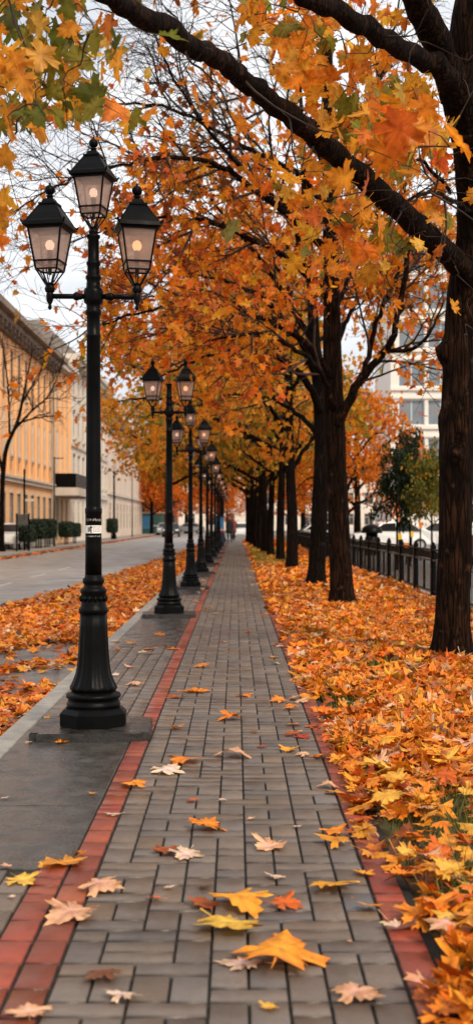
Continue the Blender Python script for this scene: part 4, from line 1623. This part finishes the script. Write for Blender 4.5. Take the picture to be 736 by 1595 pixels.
# orange building
ob = empty('orange_building', (0, 0, 0))
tag(ob, 'orange stucco building with white string course across the street', 'building')
u = 44.0
ops, wins = [], []
while u < 77.5:
    ops.append((u, u + 1.15, .95, 2.85))
    wins.append((u, u + 1.15, .95, 2.85, 'glass_dark', 0, 1))
    ops.append((u, u + .95, 4.05, 4.6))
    ops.append((u, u + .95, 4.85, 7.0))
    wins.append((u, u + .95, 4.85, 7.0, 'blind', 1, 1))
    ops.append((u, u + .95, 8.0, 10.2))
    wins.append((u, u + .95, 8.0, 10.2, 'glass_dark', 1, 1))
    u += 2.2
u_end = 78.6
bm = bmesh.new()
facade(bm, tfl, 40, u_end, 0, 11.2, ops)
body(bm, 40, u_end, 11.2)
obj('wall', bm, 'orange_wall', ob)
for w in wins:
    window(ob, tfl, *w[:4], glass=w[4], frame='trim' if w[4] == 'blind' else 'eave', mull=w[5], trans=w[6], rz=RL * -1)
each(ob, 'recessed_panel', 'orange_panel', *[(o[0] + .003, o[1] - .003, -.075, -.05, 4.053, 4.597) for o in ops if o[2] == 4.05])
part(ob, 'string_course', 'trim', (40, u_end + .02, .003, .16, 3.42, 3.62), (40, u_end + .03, .003, .24, 3.62, 3.74))
part(ob, 'plinth', 'plinth', (40, u_end + .02, .003, .08, 0, .75))
k = 43.45
pil = []
while k < 78:
    pil.append((k - .24, k + .24, .003, .10, 3.743, 10.6))
    k += 2.2
each(ob, 'pilaster', 'orange_wall', *pil)
each(ob, 'window_surround', 'trim', *[(o[0] - .1, o[1] + .1, .003, .06, o[2] - .12, o[2] - .01) for o in ops if o[2] in (.95, 4.85, 8.0)], *[(o[0] - .02, o[0] + .97, .003, .05, o[3] + .005, o[3] + .14) for o in ops if o[2] in (.95,)])
part(ob, 'cornice', 'eave', (39.6, u_end + .3, .003, .28, 10.7, 11.0), (39.5, u_end + .4, .003, .62, 11.0, 11.3), (39.4, u_end + .5, -12, .95, 11.303, 11.62))
each(ob, 'bracket', 'eave', *[(q, q + .22, .285, .6, 10.75, 10.997) for q in np.arange(40, u_end, 1.1)])
bm = bmesh.new()
pts = [(39.4, .8, 11.625), (u_end + .5, .8, 11.625), (u_end + .5, -12, 11.625), (39.4, -12, 11.625), (43, -5.5, 14.2), (u_end - 3, -5.5, 14.2)]
v = [bm.verts.new(tfl(*p)) for p in pts]
for f in ((0, 1, 5, 4), (1, 2, 5), (2, 3, 4, 5), (3, 0, 4)):
    bm.faces.new([v[i] for i in f])
obj('roof', bm, 'roof', ob)
part(ob, 'drainpipe', 'plinth', (77.9, 78.02, .11, .22, .3, 10.6))

# portal wing with balcony and canopy
pw = empty('entrance_wing', (0, 0, 0))
tag(pw, 'orange entrance wing with dark balcony above a flat canopy', 'building')
p0, p1 = 78.65, 87.0
ops = [(80.2, 81.3, .2, 2.9), (82.3, 83.4, .2, 2.9), (84.6, 85.7, .2, 2.9), (80.4, 81.4, 4.6, 7.3), (82.5, 83.5, 4.6, 7.3), (84.7, 85.7, 4.6, 7.3), (80.4, 81.4, 8.4, 10.3), (82.5, 83.5, 8.4, 10.3), (84.7, 85.7, 8.4, 10.3)]
bm = bmesh.new()
facade(bm, tfl, p0, p1, 0, 11.8, ops)
body(bm, p0, p1, 11.8)
obj('wall', bm, 'orange_wall', pw)
for o in ops:
    if o[2] > 3:
        window(pw, tfl, *o, glass='blind' if o[2] < 5 else 'glass_dark', rz=PI / 2)
    else:
        d_ = part(pw, 'door', 'teal', (o[0] + .003, o[1] - .003, -.075, -.04, o[2] + .003, o[3] - .003))
        bm = bmesh.new()
        tbox(bm, tfl, o[1] - .2, o[1] - .16, -.04, .01, 1.2, 1.45)
        obj('handle', bm, 'chrome', d_)
part(pw, 'canopy', 'trim', (p0 + .05, p1 - .2, .003, 1.6, 3.05, 3.55))
part(pw, 'canopy_soffit', 'eave', (p0 + .1, p1 - .3, .05, 1.55, 2.98, 3.047))
bal = part(pw, 'balcony', 'iron', (p0 + .3, p1 - .5, 1.38, 1.44, 3.56, 4.45), (p0 + .3, p0 + .36, .01, 1.38, 3.56, 4.45), (p1 - .56, p1 - .5, .01, 1.38, 3.56, 4.45))
part(pw, 'cornice', 'trim', (p0, p1 + .2, .003, .5, 11.3, 11.6), (p0, p1 + .2, -12, .6, 11.603, 11.95))
each(pw, 'pilaster', 'orange_wall', *[(q, q + .35, .003, .12, 3.6, 11.2) for q in (p0 + .2, 81.8, 83.9, p1 - .6)])

# cream building
cb = empty('cream_building', (0, 0, 0))
tag(cb, 'cream apartment house with window surrounds and grey roof beyond the orange wing', 'building')
c0, c1 = 87.05, 112.0
ops = []
u = 88.6
while u < 110.8:
    ops += [(u, u + 1.0, .5, 2.9), (u, u + 1.0, 4.3, 6.2), (u, u + 1.0, 7.4, 9.3), (u, u + 1.0, 10.4, 12.1)]
    u += 2.7
bm = bmesh.new()
facade(bm, tfl, c0, c1, 0, 13, ops)
body(bm, c0, c1, 13)
obj('wall', bm, 'white_wall', cb)
for o in ops:
    window(cb, tfl, *o, glass='glass_dark', rz=PI / 2)
each(cb, 'window_surround', 'trim', *[(o[0] - .16, o[1] + .16, .003, .1, o[3] + .02, o[3] + .26) for o in ops if o[2] > 3], *[(o[0] - .16, o[1] + .16, .003, .16, o[2] - .18, o[2] - .02) for o in ops if o[2] > 3])
part(cb, 'string_course', 'trim', (c0, c1, .003, .22, 3.3, 3.7), (c0, c1, .003, .14, 6.7, 6.9))
part(cb, 'cornice', 'trim', (c0 - .1, c1 + .2, .003, .6, 12.4, 12.75), (c0 - .1, c1 + .2, -12, .8, 12.753, 13.1))
bm = bmesh.new()
v = [bm.verts.new(tfl(*p)) for p in ((c0 - .1, .5, 13.1), (c1 + .2, .5, 13.1), (c1 + .2, -12, 13.1), (c0 - .1, -12, 13.1), (c0 + 1, -2.2, 15.6), (c1 - 1, -2.2, 15.6), (c1 - 1, -9, 15.6), (c0 + 1, -9, 15.6))]
for f in ((0, 1, 5, 4), (1, 2, 6, 5), (2, 3, 7, 6), (3, 0, 4, 7), (4, 5, 6, 7)):
    bm.faces.new([v[i] for i in f])
obj('roof', bm, 'roof', cb)

# pale pink corner building
pb = empty('pink_building', (0, 0, 0))
tag(pb, 'pale pink plain house with dark shop windows, last on the far pavement', 'building')
q0, q1 = 112.05, 154.0
ops = [(u, u + 2.0, .7, 3.2) for u in np.arange(114, 152, 3.6)] + [(u, u + .9, 5.6, 7.6) for u in np.arange(128, 152, 5.4)]
bm = bmesh.new()
facade(bm, tfl, q0, q1, 0, 11.2, ops)
body(bm, q0, q1, 11.2)
obj('wall', bm, 'pink_wall', pb)
for o in ops:
    window(pb, tfl, *o, glass='glass_dark' if o[2] < 3 else 'blind', rz=PI / 2)
part(pb, 'string_course', 'trim', (q0, q1, .003, .2, 3.9, 4.2), (q0, q1, .003, .16, 8.6, 8.85))
part(pb, 'cornice', 'trim', (q0, q1 + .3, .003, .6, 10.6, 10.9), (q0, q1 + .3, -12, .9, 10.903, 11.35))
bm = bmesh.new()
v = [bm.verts.new(tfl(*p)) for p in ((q0, .6, 11.35), (q1 + .2, .6, 11.35), (q1 + .2, -12, 11.35), (q0, -12, 11.35), (q0 + 1, -3, 13.6), (q1 - 2, -3, 13.6), (q1 - 2, -9, 13.6), (q0 + 1, -9, 13.6))]
for f in ((0, 1, 5, 4), (1, 2, 6, 5), (2, 3, 7, 6), (3, 0, 4, 7), (4, 5, 6, 7)):
    bm.faces.new([v[i] for i in f])
obj('roof', bm, 'roof', pb)

# red brick block further down, grey block closing the view
rb = empty('brick_building', (0, 0, 0))
tag(rb, 'dark red brick building half hidden by orange trees down the street', 'building')
tfr = lambda u, o, z: Vector((u, 176 - o, z))
ops = [(u, u + 1.2, z, z + 1.9) for u in np.arange(-17, -9.5, 2.4) for z in (1.2, 4.6, 8.0)]
bm = bmesh.new()
facade(bm, tfr, -19, -8.6, 0, 12, ops)
body(bm, -19, -8.6, 12, tf=tfr)
obj('wall', bm, 'brickred', rb)
for o in ops:
    window(rb, tfr, *o)
part(rb, 'cornice', 'trim', (-19.2, -8.4, .003, .5, 11.5, 11.9), (-19.2, -8.4, -12, .6, 11.903, 12.2), tf=tfr)
gb = empty('grey_building', (0, 0, 0))
tag(gb, 'long grey building closing the view at the end of the street', 'building')
tfg = lambda u, o, z: Vector((u, 215 - o, z))
ops = [(u, u + 1.6, z, z + 2.0) for u in np.arange(-12, 28, 3.4) for z in (1.0, 4.6, 8.2)]
bm = bmesh.new()
facade(bm, tfg, -14, 30, 0, 12, ops)
body(bm, -14, 30, 12, tf=tfg)
obj('wall', bm, 'white_wall', gb)
for o in ops:
    window(gb, tfg, *o)
part(gb, 'cornice', 'trim', (-14.2, 30.2, .003, .5, 11.5, 11.9), (-14.2, 30.2, -12, .6, 11.903, 12.2), tf=tfg)

# ================================================================== OFFICE (right)
of = empty('office_building', (0, 0, 0))
tag(of, 'white modern office block with bands of windows behind the evergreens', 'building')
tfo = lambda u, o, z: Vector((u, 107 - o, z))
ops = []
zs = [3.1 + 3.3 * k for k in range(7)]
for z in zs:
    for u in np.arange(13.9, 40, 2.5):
        ops.append((u, u + 2.2, z, z + 2.15))
bm = bmesh.new()
facade(bm, tfo, 13.2, 42, -.1, 26, ops, .3)
body(bm, 13.2, 42, 26, tf=tfo)
obj('wall', bm, 'office_wall', of)
for o in ops:
    window(of, tfo, *o, glass='office_glass', frame='headlamp', mull=1, trans=0, depth=.28)
each(of, 'floor_band', 'office_wall', *[(13.15, 42.05, .003, .2, z - .35, z - .08) for z in zs], *[(13.15, 42.05, .003, .12, z + 2.25, z + 2.45) for z in zs], tf=tfo)
part(of, 'parapet', 'trim', (13.1, 42.1, -12, .3, 26.003, 26.6), tf=tfo)


# ================================================================== STREET THINGS
def make_car(name, mat, loc, rz, label, group, cat='car'):
    c = empty(name, loc, rz)
    prof = [(-2.1, .32), (-2.12, .62), (-2.02, .86), (-1.2, .94), (-.62, 1.36), (-.3, 1.46), (.75, 1.46), (1.15, 1.38), (1.78, .98), (2.05, .92), (2.12, .6), (2.08, .32)]
    bm = bmesh.new()
    n = len(prof)
    rows = []
    for yy, kk in ((-.84, 0), (-.86, .5), (.86, .5), (.84, 0)):
        r = []
        for x, z in prof:
            tuck = max(0, (z - .92) / .54) * .17
            r.append(bm.verts.new((x, (abs(yy) - tuck - (0 if kk else 0)) * (1 if yy > 0 else -1), z)))
        rows.append(r)
    A, B = rows[1], rows[2]
    for i in range(n):
        j = (i + 1) % n
        bm.faces.new((A[i], B[i], B[j], A[j]))
    for r, fl in ((A, 0), (B, 1)):
        bm.faces.new(r if not fl else r[::-1])
    for r in (rows[0], rows[3]):
        for v in r:
            bm.verts.remove(v)
    bmesh.ops.recalc_face_normals(bm, faces=bm.faces)
    bmesh.ops.bevel(bm, geom=list(bm.edges), offset=.035, segments=2, affect='EDGES')
    obj('body', bm, mat, c, False)

    def glass(pts):
        bm = bmesh.new()
        f = bm.faces.new([bm.verts.new(p) for p in pts])
        r = bmesh.ops.extrude_face_region(bm, geom=[f])
        f.normal_update()
        bmesh.ops.recalc_face_normals(bm, faces=bm.faces)
        obj('window', bm, 'glass_dark', c)
    for s in (-1, 1):
        for pts in (((-1.0, .99), (-.5, 1.36), (.1, 1.40), (.1, .99)), ((.16, .99), (.16, 1.40), (.85, 1.38), (1.4, .99))):
            glass([(x, s * (.868 - max(0, (z - .92) / .54) * .17), z) for x, z in pts])
    glass([(-1.19, -.72, .965), (-1.19, .72, .965), (-.64, .62, 1.365), (-.64, -.62, 1.365)])
    glass([(1.79, -.7, 1.01), (1.79, .7, 1.01), (1.19, .6, 1.385), (1.19, -.6, 1.385)])
    for x in (-1.3, 1.3):
        for s in (-1, 1):
            w = empty('wheel', (x, s * .8, .32))
            w.parent = c
            bm = bmesh.new()
            lathe(bm, [(.2, -.1), (.3, -.1), (.32, -.07), (.32, .07), (.3, .1), (.2, .1)], 20)
            bmesh.ops.rotate(bm, verts=bm.verts, matrix=Matrix.Rotation(PI / 2, 3, 'X'))
            obj('tyre', bm, 'rubber', w)
            bm = bmesh.new()
            lathe(bm, [(.05, -.105), (.19, -.108), (.19, .108), (.05, .105)], 16)
            bmesh.ops.rotate(bm, verts=bm.verts, matrix=Matrix.Rotation(PI / 2, 3, 'X'))
            obj('rim', bm, 'chrome', w)
    for s in (-1, 1):
        bm = bmesh.new()
        box(bm, -2.13, -2.04, s * .62 - .16, s * .62 + .16, .64, .78, .01)
        obj('headlight', bm, 'headlamp', c)
        bm = bmesh.new()
        box(bm, 2.04, 2.12, s * .66 - .13, s * .66 + .13, .7, .84, .01)
        obj('tail_light', bm, 'red', c)
    bm = bmesh.new()
    box(bm, -2.15, -2.08, -.26, .26, .42, .53)
    box(bm, 2.1, 2.15, -.26, .26, .5, .61)
    obj('number_plate', bm, 'headlamp', c)
    return tag(c, label, cat, group)


CG = 'cars parked at the end of the street'
c1_ = make_car('parked_car', 'car_white', (7.6, 62, -.08), rad(8), 'white car behind the fence, left of the black dome', 'cars parked beyond the fence')
c2_ = copy_tree(c1_)
c2_.location = (10.6, 64, -.08)
c2_.rotation_euler.z = rad(-14)
tag(c2_, 'white car behind the fence, under the dark evergreens', 'car', 'cars parked beyond the fence')
c3_ = copy_tree(c1_)
c3_.location = (5.0, 74, -.08)
c3_.rotation_euler.z = rad(4)
tag(c3_, 'white car seen between the second and fourth trunks', 'car', 'cars parked beyond the fence')
cg = make_car('parked_car', 'car_grey', (-8.2, 146, RZ), PI / 2, 'grey car parked by the far kerb', CG)
for i, (x, y, rz, lab) in enumerate(((-6.3, 168, .1, 'grey car standing crosswise at the street end, middle one'), (-9.4, 171, .0, 'grey car standing crosswise at the street end, by the kiosk'))):
    c = copy_tree(cg)
    c.location = (x, y, RZ)
    c.rotation_euler.z = rz
    tag(c, lab, 'car', CG)
cd = make_car('parked_car', 'car_dark', (-6.6, 128, RZ), rad(92), 'dark car driving down the street, seen right of the second lamp', CG)
c = copy_tree(c1_)
c.location = (.6, 118, RZ)
c.rotation_euler.z = rad(86)
tag(c, 'white car closing the end of the brick path', 'car', CG)
c = copy_tree(c1_)
c.location = (-10.95, 62, .01)
c.rotation_euler.z = rad(90)
c.scale = (.9, .6, .9)
tag(c, 'white car between the hedges before the orange building', 'car')


# hedges on stems
def make_hedge(w, d, h0, h1, seed, spec, name='box_hedge'):
    r = empty(name, (0, 0, 0))
    rg = np.random.default_rng(seed)
    n = 2600
    p = rg.uniform(-1, 1, (n, 3))
    face = rg.integers(0, 3, n)
    m = rg.uniform(0, 1, n) < .8
    for k in range(3):
        s = m & (face == k)
        p[s, k] = np.sign(p[s, k]) * rg.uniform(.9, 1.03, s.sum())
    rad_ = np.abs(p).max(1) ** 6 * 0 + (np.abs(p) ** 6).sum(1) ** (1 / 6)
    p = p / np.maximum(rad_, 1)[:, None]
    P_ = p * np.array([w / 2, d / 2, (h1 - h0) / 2]) + np.array([0, 0, (h0 + h1) / 2])
    R = frames(rg.normal(0, 1, (n, 3)), p + rg.normal(0, .6, (n, 3)))
    obj('foliage', leaves_mesh('foliage', P_, R, rg.uniform(.07, .13, n), palette(n, spec, rg, .3), 'far', .4, rg), 'needle', r)
    bm = bmesh.new()
    box(bm, -w / 2 * .86, w / 2 * .86, -d / 2 * .86, d / 2 * .86, h0 + .06, h1 - .08, .05)
    o = obj('inner_twigs', bm, 'bark_dark', r)
    for x in (-w * .36, 0, w * .36):
        bm = bmesh.new()
        bar(bm, (x, 0, -.01), (x + rg.normal(0, .02), 0, h0 + .1), .035, 6, .03)
        obj('stem', bm, 'bark_dark', r)
    return r


h1 = make_hedge(2.1, .8, .5, 1.5, 1, {'dgreen': 6, 'mgreen': .6})
HG = 'clipped hedges on the far pavement'
for i, (x, y, rz, s, lab) in enumerate(((-10.25, 65.2, 1.57, 1, 'clipped dark hedge box on stems, left one before the orange building'), (-10.25, 68.2, 1.57, 1, 'clipped dark hedge box on stems, second from left, touching its twin'),
                                        (-10.35, 76.5, 1.57, .92, 'dark hedge before the entrance wing canopy'), (-10.35, 80.5, 1.57, .86, 'lower hedge at the right end of the entrance wing'), (-10.0, 60.2, 1.57, .8, 'low hedge beside the white car by the bare tree'),
                                        (-9.95, 101, 1.57, 1.0, 'round dark shrub at the foot of the ornate far lamp'))):
    c = h1 if i == 0 else copy_tree(h1)
    c.location = (x, y, .01)
    c.rotation_euler.z = rz
    c.scale = (s, s, s if i != 5 else 1.1)
    tag(c, lab, 'hedge', HG)

# ornate lamp on the far pavement
fl_ = empty('ornate_lamp', (-9.85, 101.5, .01))
tag(fl_, 'ornate old street lamp with curled bracket on the far pavement', 'street lamp')
bm = bmesh.new()
lathe(bm, [(.2, 0), (.2, .3), (.14, .4), (.12, 1.2), (.16, 1.25), (.09, 1.4), (.07, 5.0), (.11, 5.05), (.06, 5.2), (.05, 5.6)], 14)
obj('post', bm, 'iron', fl_, True)
bm = bmesh.new()
for s in (-1, 1):
    pr = None
    for k in range(9):
        a = PI * k / 8
        q = Vector((s * (.05 + .32 - .32 * math.cos(a)), 0, 5.3 + .28 * math.sin(a) * (1 if k < 6 else .6)))
        if pr:
            bar(bm, pr, q, .028, 5)
        pr = q
obj('bracket', bm, 'iron', fl_)
for s in (-1, 0, 1):
    bm = bmesh.new()
    ball(bm, (s * .69, 0, 5.42 if s else 5.85), .2, sz=1.15)
    obj('globe', bm, 'pane', fl_, True)
for i, (x, y, h, lab) in enumerate(((-9.75, 118, 6.3, 'thin grey utility pole beyond the ornate far lamp'), (-10.1, 69.8, 5.0, 'thin dark pole standing before the orange facade'))):
    u_ = empty('utility_pole', (x, y, .01))
    bm = bmesh.new()
    bar(bm, (0, 0, -.02), (0, 0, h), .06, 10, .04)
    obj('pole', bm, 'iron_grey', u_, True)
    bm = bmesh.new()
    box(bm, -.06, .5, -.03, .03, h - .12, h - .06)
    obj('arm', bm, 'iron_grey', u_)
    tag(u_, lab, 'pole')
# notice board and parking sign on the far pavement
nb = empty('notice_board', (-9.75, 57.4, .01))
nb.rotation_euler.z = rad(90 - 70)
bm = bmesh.new()
for x in (-.28, .28):
    box(bm, x - .035, x + .035, -.03, .03, -.01, 1.75)
obj('leg', bm, 'iron', nb)
bm = bmesh.new()
box(bm, -.245, .245, -.02, .02, 1.2, 1.7, .01)
obj('panel', bm, 'iron_grey', nb)
tag(nb, 'black notice board on two legs at the far kerb', 'sign')
ps = empty('sign_post', (-10.2, 60.5, .01))
bm = bmesh.new()
bar(bm, (0, 0, -.01), (0, 0, 3.9), .05, 8)
obj('post', bm, 'bark_dark', ps)
bm = bmesh.new()
box(bm, -.1, .5, -.02, .02, 2.35, 2.47)
obj('arm', bm, 'trim', ps)
tag(ps, 'brown post with a short pale arm before the orange facade', 'post')

# kiosk and bins down the left pavement
ks = empty('kiosk', (-11.0, 156, 0))
ks.rotation_euler.z = .1
for nm, mt, b in (('cabin', 'teal', (-.9, 2.0, -1, 1, 0, 2.5)), ('display', 'blue', (-.7, .5, -1.04, -1.003, .6, 2.2)), ('roof', 'trim', (-1.05, 2.15, -1.2, 1.15, 2.503, 2.65)), ('counter', 'headlamp', (.6, 1.9, -1.2, -1.003, .9, 1.05))):
    bm = bmesh.new()
    box(bm, *b, .02)
    obj(nm, bm, mt, ks)
tag(ks, 'teal kiosk with a pale blue panel at the left end of the street', 'kiosk')
bs = empty('poster_booth', (-.95, 71.5, .0))
for nm, mt, b in (('cabin', 'navy', (-.45, .45, -.9, .9, 0, .95)), ('stripe', 'red', (-.455, .455, -.91, .91, .953, 1.08)), ('lettering_band', 'sign_white', (-.46, .46, -.915, .915, 1.083, 1.17)), ('upper_panel', 'blue', (-.44, .44, -.88, .88, 1.173, 2.0)), ('roof', 'navy', (-.5, .5, -.95, .95, 2.003, 2.1))):
    bm = bmesh.new()
    box(bm, *b, .015)
    obj(nm, bm, mt, bs)
bs.scale = (.62, .8, .82)
tag(bs, 'blue booth with red and white stripe among the farthest lamps', 'booth')

# black domed bin, traffic signs, low wall beyond the fence
db = empty('domed_bin', (5.85, 54, -.08))
bm = bmesh.new()
lathe(bm, [(.28, 0), (.3, .05), (.3, .75), (.26, .8), (.26, .95)], 18)
obj('drum', bm, 'iron', db, True)
bm = bmesh.new()
lathe(bm, [(.46, .95), (.46, 1.0), (.42, 1.16), (.3, 1.28), (.1, 1.33), (.02, 1.335)], 20)
obj('dome', bm, 'iron', db, True)
tag(db, 'black bin with a domed lid standing behind the fence', 'bin')
for i, (px, py, d, mt, lab, w, h) in enumerate(((622, 800, 44, 'sign_orange', 'tall orange sign on a post behind the fence, left one', (.13), .55), (654, 818, 46, 'sign_orange', 'small orange sign behind the fence, near the thick trunk', .14, .24), (640, 832, 45, 'sign_yellow', 'small yellow sign low behind the fence', .14, .2), (621, 836, 43, 'sign_yellow', 'yellow sign beside a black post behind the fence', .17, .2), (632, 850, 42, 'sign_orange', 'orange barrier board just above the fence rail', .28, .2))):
    p = P(px, py, d)
    s = empty('traffic_sign', (p.x, p.y, -.08))
    bm = bmesh.new()
    bar(bm, (0, .03, -.02), (0, .03, p.z + .08 + h * .3), .03, 8)
    obj('post', bm, 'iron', s)
    bm = bmesh.new()
    box(bm, -w / 2, w / 2, -.02, -.003, p.z + .08 - h / 2, p.z + .08 + h / 2, .006)
    obj('panel', bm, mt, s)
    tag(s, lab, 'sign')
bm = bmesh.new()
box(bm, 7.2, 14, 38, 38.35, -.1, .95, .02)
tag(obj('low_wall', bm, 'brickred'), 'low dark red wall behind the fence by the thick trunk', 'wall')
bm = bmesh.new()                                                     # inner steel barrier
for z in (.25, .5):
    box(bm, 5.0, 8.2, 27.0, 27.03, z - .02, z + .02)
for x in np.arange(5.0, 8.21, .11):
    box(bm, x - .008, x + .008, 27.035, 27.05, -.09, .52)
tag(obj('steel_barrier', bm, 'iron_grey'), 'light steel barrier on the plaza behind the black fence', 'barrier')


# ================================================================== PEOPLE far down the path
def make_person(loc, coat, label, step=.14, rz=0.0):
    r = empty('person', loc, rz)
    me = bpy.data.meshes.new('body')
    J = [(0, 0, .95, .13), (0, 0, 1.2, .13), (0, 0, 1.42, .12), (0, 0, 1.53, .055), (0, -.01, 1.64, .09), (0, -.01, 1.73, .07),
         (-.09, 0, .88, .095), (-.1, -step, .48, .06), (-.1, -step * .6, .09, .045), (-.1, -step * .6 - .14, .04, .04),
         (.09, 0, .88, .095), (.1, step, .48, .06), (.1, step * 1.8, .11, .045), (.1, step * 1.8 - .13, .05, .04),
         (-.18, 0, 1.40, .06), (-.23, .05, 1.13, .047), (-.23, -.06, .87, .035), (.18, 0, 1.40, .06), (.23, -.05, 1.13, .047), (.23, -.16, .89, .035)]
    E = [(0, 1), (1, 2), (2, 3), (3, 4), (4, 5), (0, 6), (6, 7), (7, 8), (8, 9), (0, 10), (10, 11), (11, 12), (12, 13), (2, 14), (14, 15), (15, 16), (2, 17), (17, 18), (18, 19)]
    me.from_pydata([j[:3] for j in J], E, [])
    o = bpy.data.objects.new('body', me)
    COL.objects.link(o)
    o.parent = r
    md = o.modifiers.new('skin', 'SKIN')
    for i, j in enumerate(J):
        me.skin_vertices[0].data[i].radius = (j[3], j[3])
    me.skin_vertices[0].data[0].use_root = True
    sd = o.modifiers.new('sub', 'SUBSURF')
    sd.levels = sd.render_levels = 2
    me.materials.append(M['cloth_dark'])
    bm = bmesh.new()
    lathe(bm, [(.19, .62), (.18, .9), (.165, 1.1), (.19, 1.35), (.12, 1.47), (.065, 1.5)], 18)
    bmesh.ops.scale(bm, vec=(1.15, .8, 1), verts=bm.verts)
    obj('coat', bm, coat, r, True)
    bm = bmesh.new()
    ball(bm, (0, .01, 1.68), .105, sz=1.15)
    obj('hair', bm, 'hair', r, True)
    bm = bmesh.new()
    ball(bm, (0, -.06, 1.645), .07, sy=.75, sz=1.25)
    obj('face', bm, 'skin', r, True)
    return tag(r, label, 'person', 'people far down the path')


make_person((-.42, 84, .0), 'cloth_dark', 'person in a dark coat walking beside the farthest lamps')
make_person((-.16, 93, .0), 'cloth_red', 'person in a red coat further down the path', rz=.3)

# ================================================================== LIGHT, SKY, CAMERA
w = bpy.data.worlds.new('World')
S.world = w
w.use_nodes = True
nt = w.node_tree
bg = nt.nodes['Background']
sky = nt.nodes.new('ShaderNodeTexSky')
sky.sky_type = 'NISHITA'
sky.sun_disc = False
SE, SA = 42, 148                                                     # sun elevation; azimuth clockwise from +Y
sky.sun_elevation = rad(SE)
sky.sun_rotation = rad(SA)
sky.air_density = 1.0
sky.dust_density = 3.0
tc = nt.nodes.new('ShaderNodeTexCoord')
mp = nt.nodes.new('ShaderNodeMapping')
mp.inputs['Scale'].default_value = (1.2, 1.2, 3.2)
nz_ = nt.nodes.new('ShaderNodeTexNoise')
nz_.inputs['Scale'].default_value = 2.1
nz_.inputs['Detail'].default_value = 7
nz_.inputs['Roughness'].default_value = .55
nt.links.new(tc.outputs['Generated'], mp.inputs['Vector'])
nt.links.new(mp.outputs[0], nz_.inputs['Vector'])
mr = nt.nodes.new('ShaderNodeMapRange')
mr.inputs['From Min'].default_value = .36
mr.inputs['From Max'].default_value = .62
nt.links.new(nz_.outputs['Fac'], mr.inputs['Value'])
cl = nt.nodes.new('ShaderNodeMix')
cl.data_type = 'RGBA'
cl.inputs[6].default_value = (3.1, 3.3, 3.6, 1)
cl.inputs[7].default_value = (6.5, 6.35, 6.2, 1)
nt.links.new(mr.outputs[0], cl.inputs[0])
mx = nt.nodes.new('ShaderNodeMix')
mx.data_type = 'RGBA'
mx.inputs[0].default_value = .88
nt.links.new(sky.outputs[0], mx.inputs[6])
nt.links.new(cl.outputs[2], mx.inputs[7])
nt.links.new(mx.outputs[2], bg.inputs['Color'])
bg.inputs['Strength'].default_value = .1

sd = bpy.data.lights.new('sun', 'SUN')
sd.energy = 1.5
sd.angle = rad(14)
sd.color = (1, .84, .64)
so = bpy.data.objects.new('sun', sd)
COL.objects.link(so)
az = rad(SA)
dirv = Vector((math.sin(az) * math.cos(rad(SE)), math.cos(az) * math.cos(rad(SE)), math.sin(rad(SE))))
so.rotation_euler = dirv.to_track_quat('Z', 'Y').to_euler()

cd_ = bpy.data.cameras.new('camera')
co = bpy.data.objects.new('camera', cd_)
COL.objects.link(co)
co.location = (0, 0, CAMH)
co.rotation_euler = (PI / 2, 0, 0)
cd_.sensor_fit = 'VERTICAL'
cd_.sensor_height = 36
cd_.sensor_width = 36 * 472 / 1024
cd_.lens = 36 * F / 1595
cd_.shift_y = (HY - 797.5) / 1595
cd_.shift_x = (368 - CX) / 1595
cd_.clip_start = .05
cd_.clip_end = 3000
cd_.dof.use_dof = True
cd_.dof.focus_distance = 7.8
cd_.dof.aperture_fstop = 3.2
S.camera = co

S.render.engine = 'CYCLES'
S.cycles.max_bounces = 6
S.cycles.diffuse_bounces = 3
S.cycles.glossy_bounces = 2
S.cycles.transmission_bounces = 4
S.cycles.transparent_max_bounces = 8
S.cycles.use_denoising = True
S.cycles.denoiser = 'OPENIMAGEDENOISE'
S.cycles.denoising_input_passes = 'RGB_ALBEDO_NORMAL'
S.cycles.sample_clamp_indirect = 6
S.view_settings.view_transform = 'Standard'
S.view_settings.look = 'None'
S.view_settings.gamma = 1
S.view_settings.exposure = 1.08
S.view_settings.use_curve_mapping = False
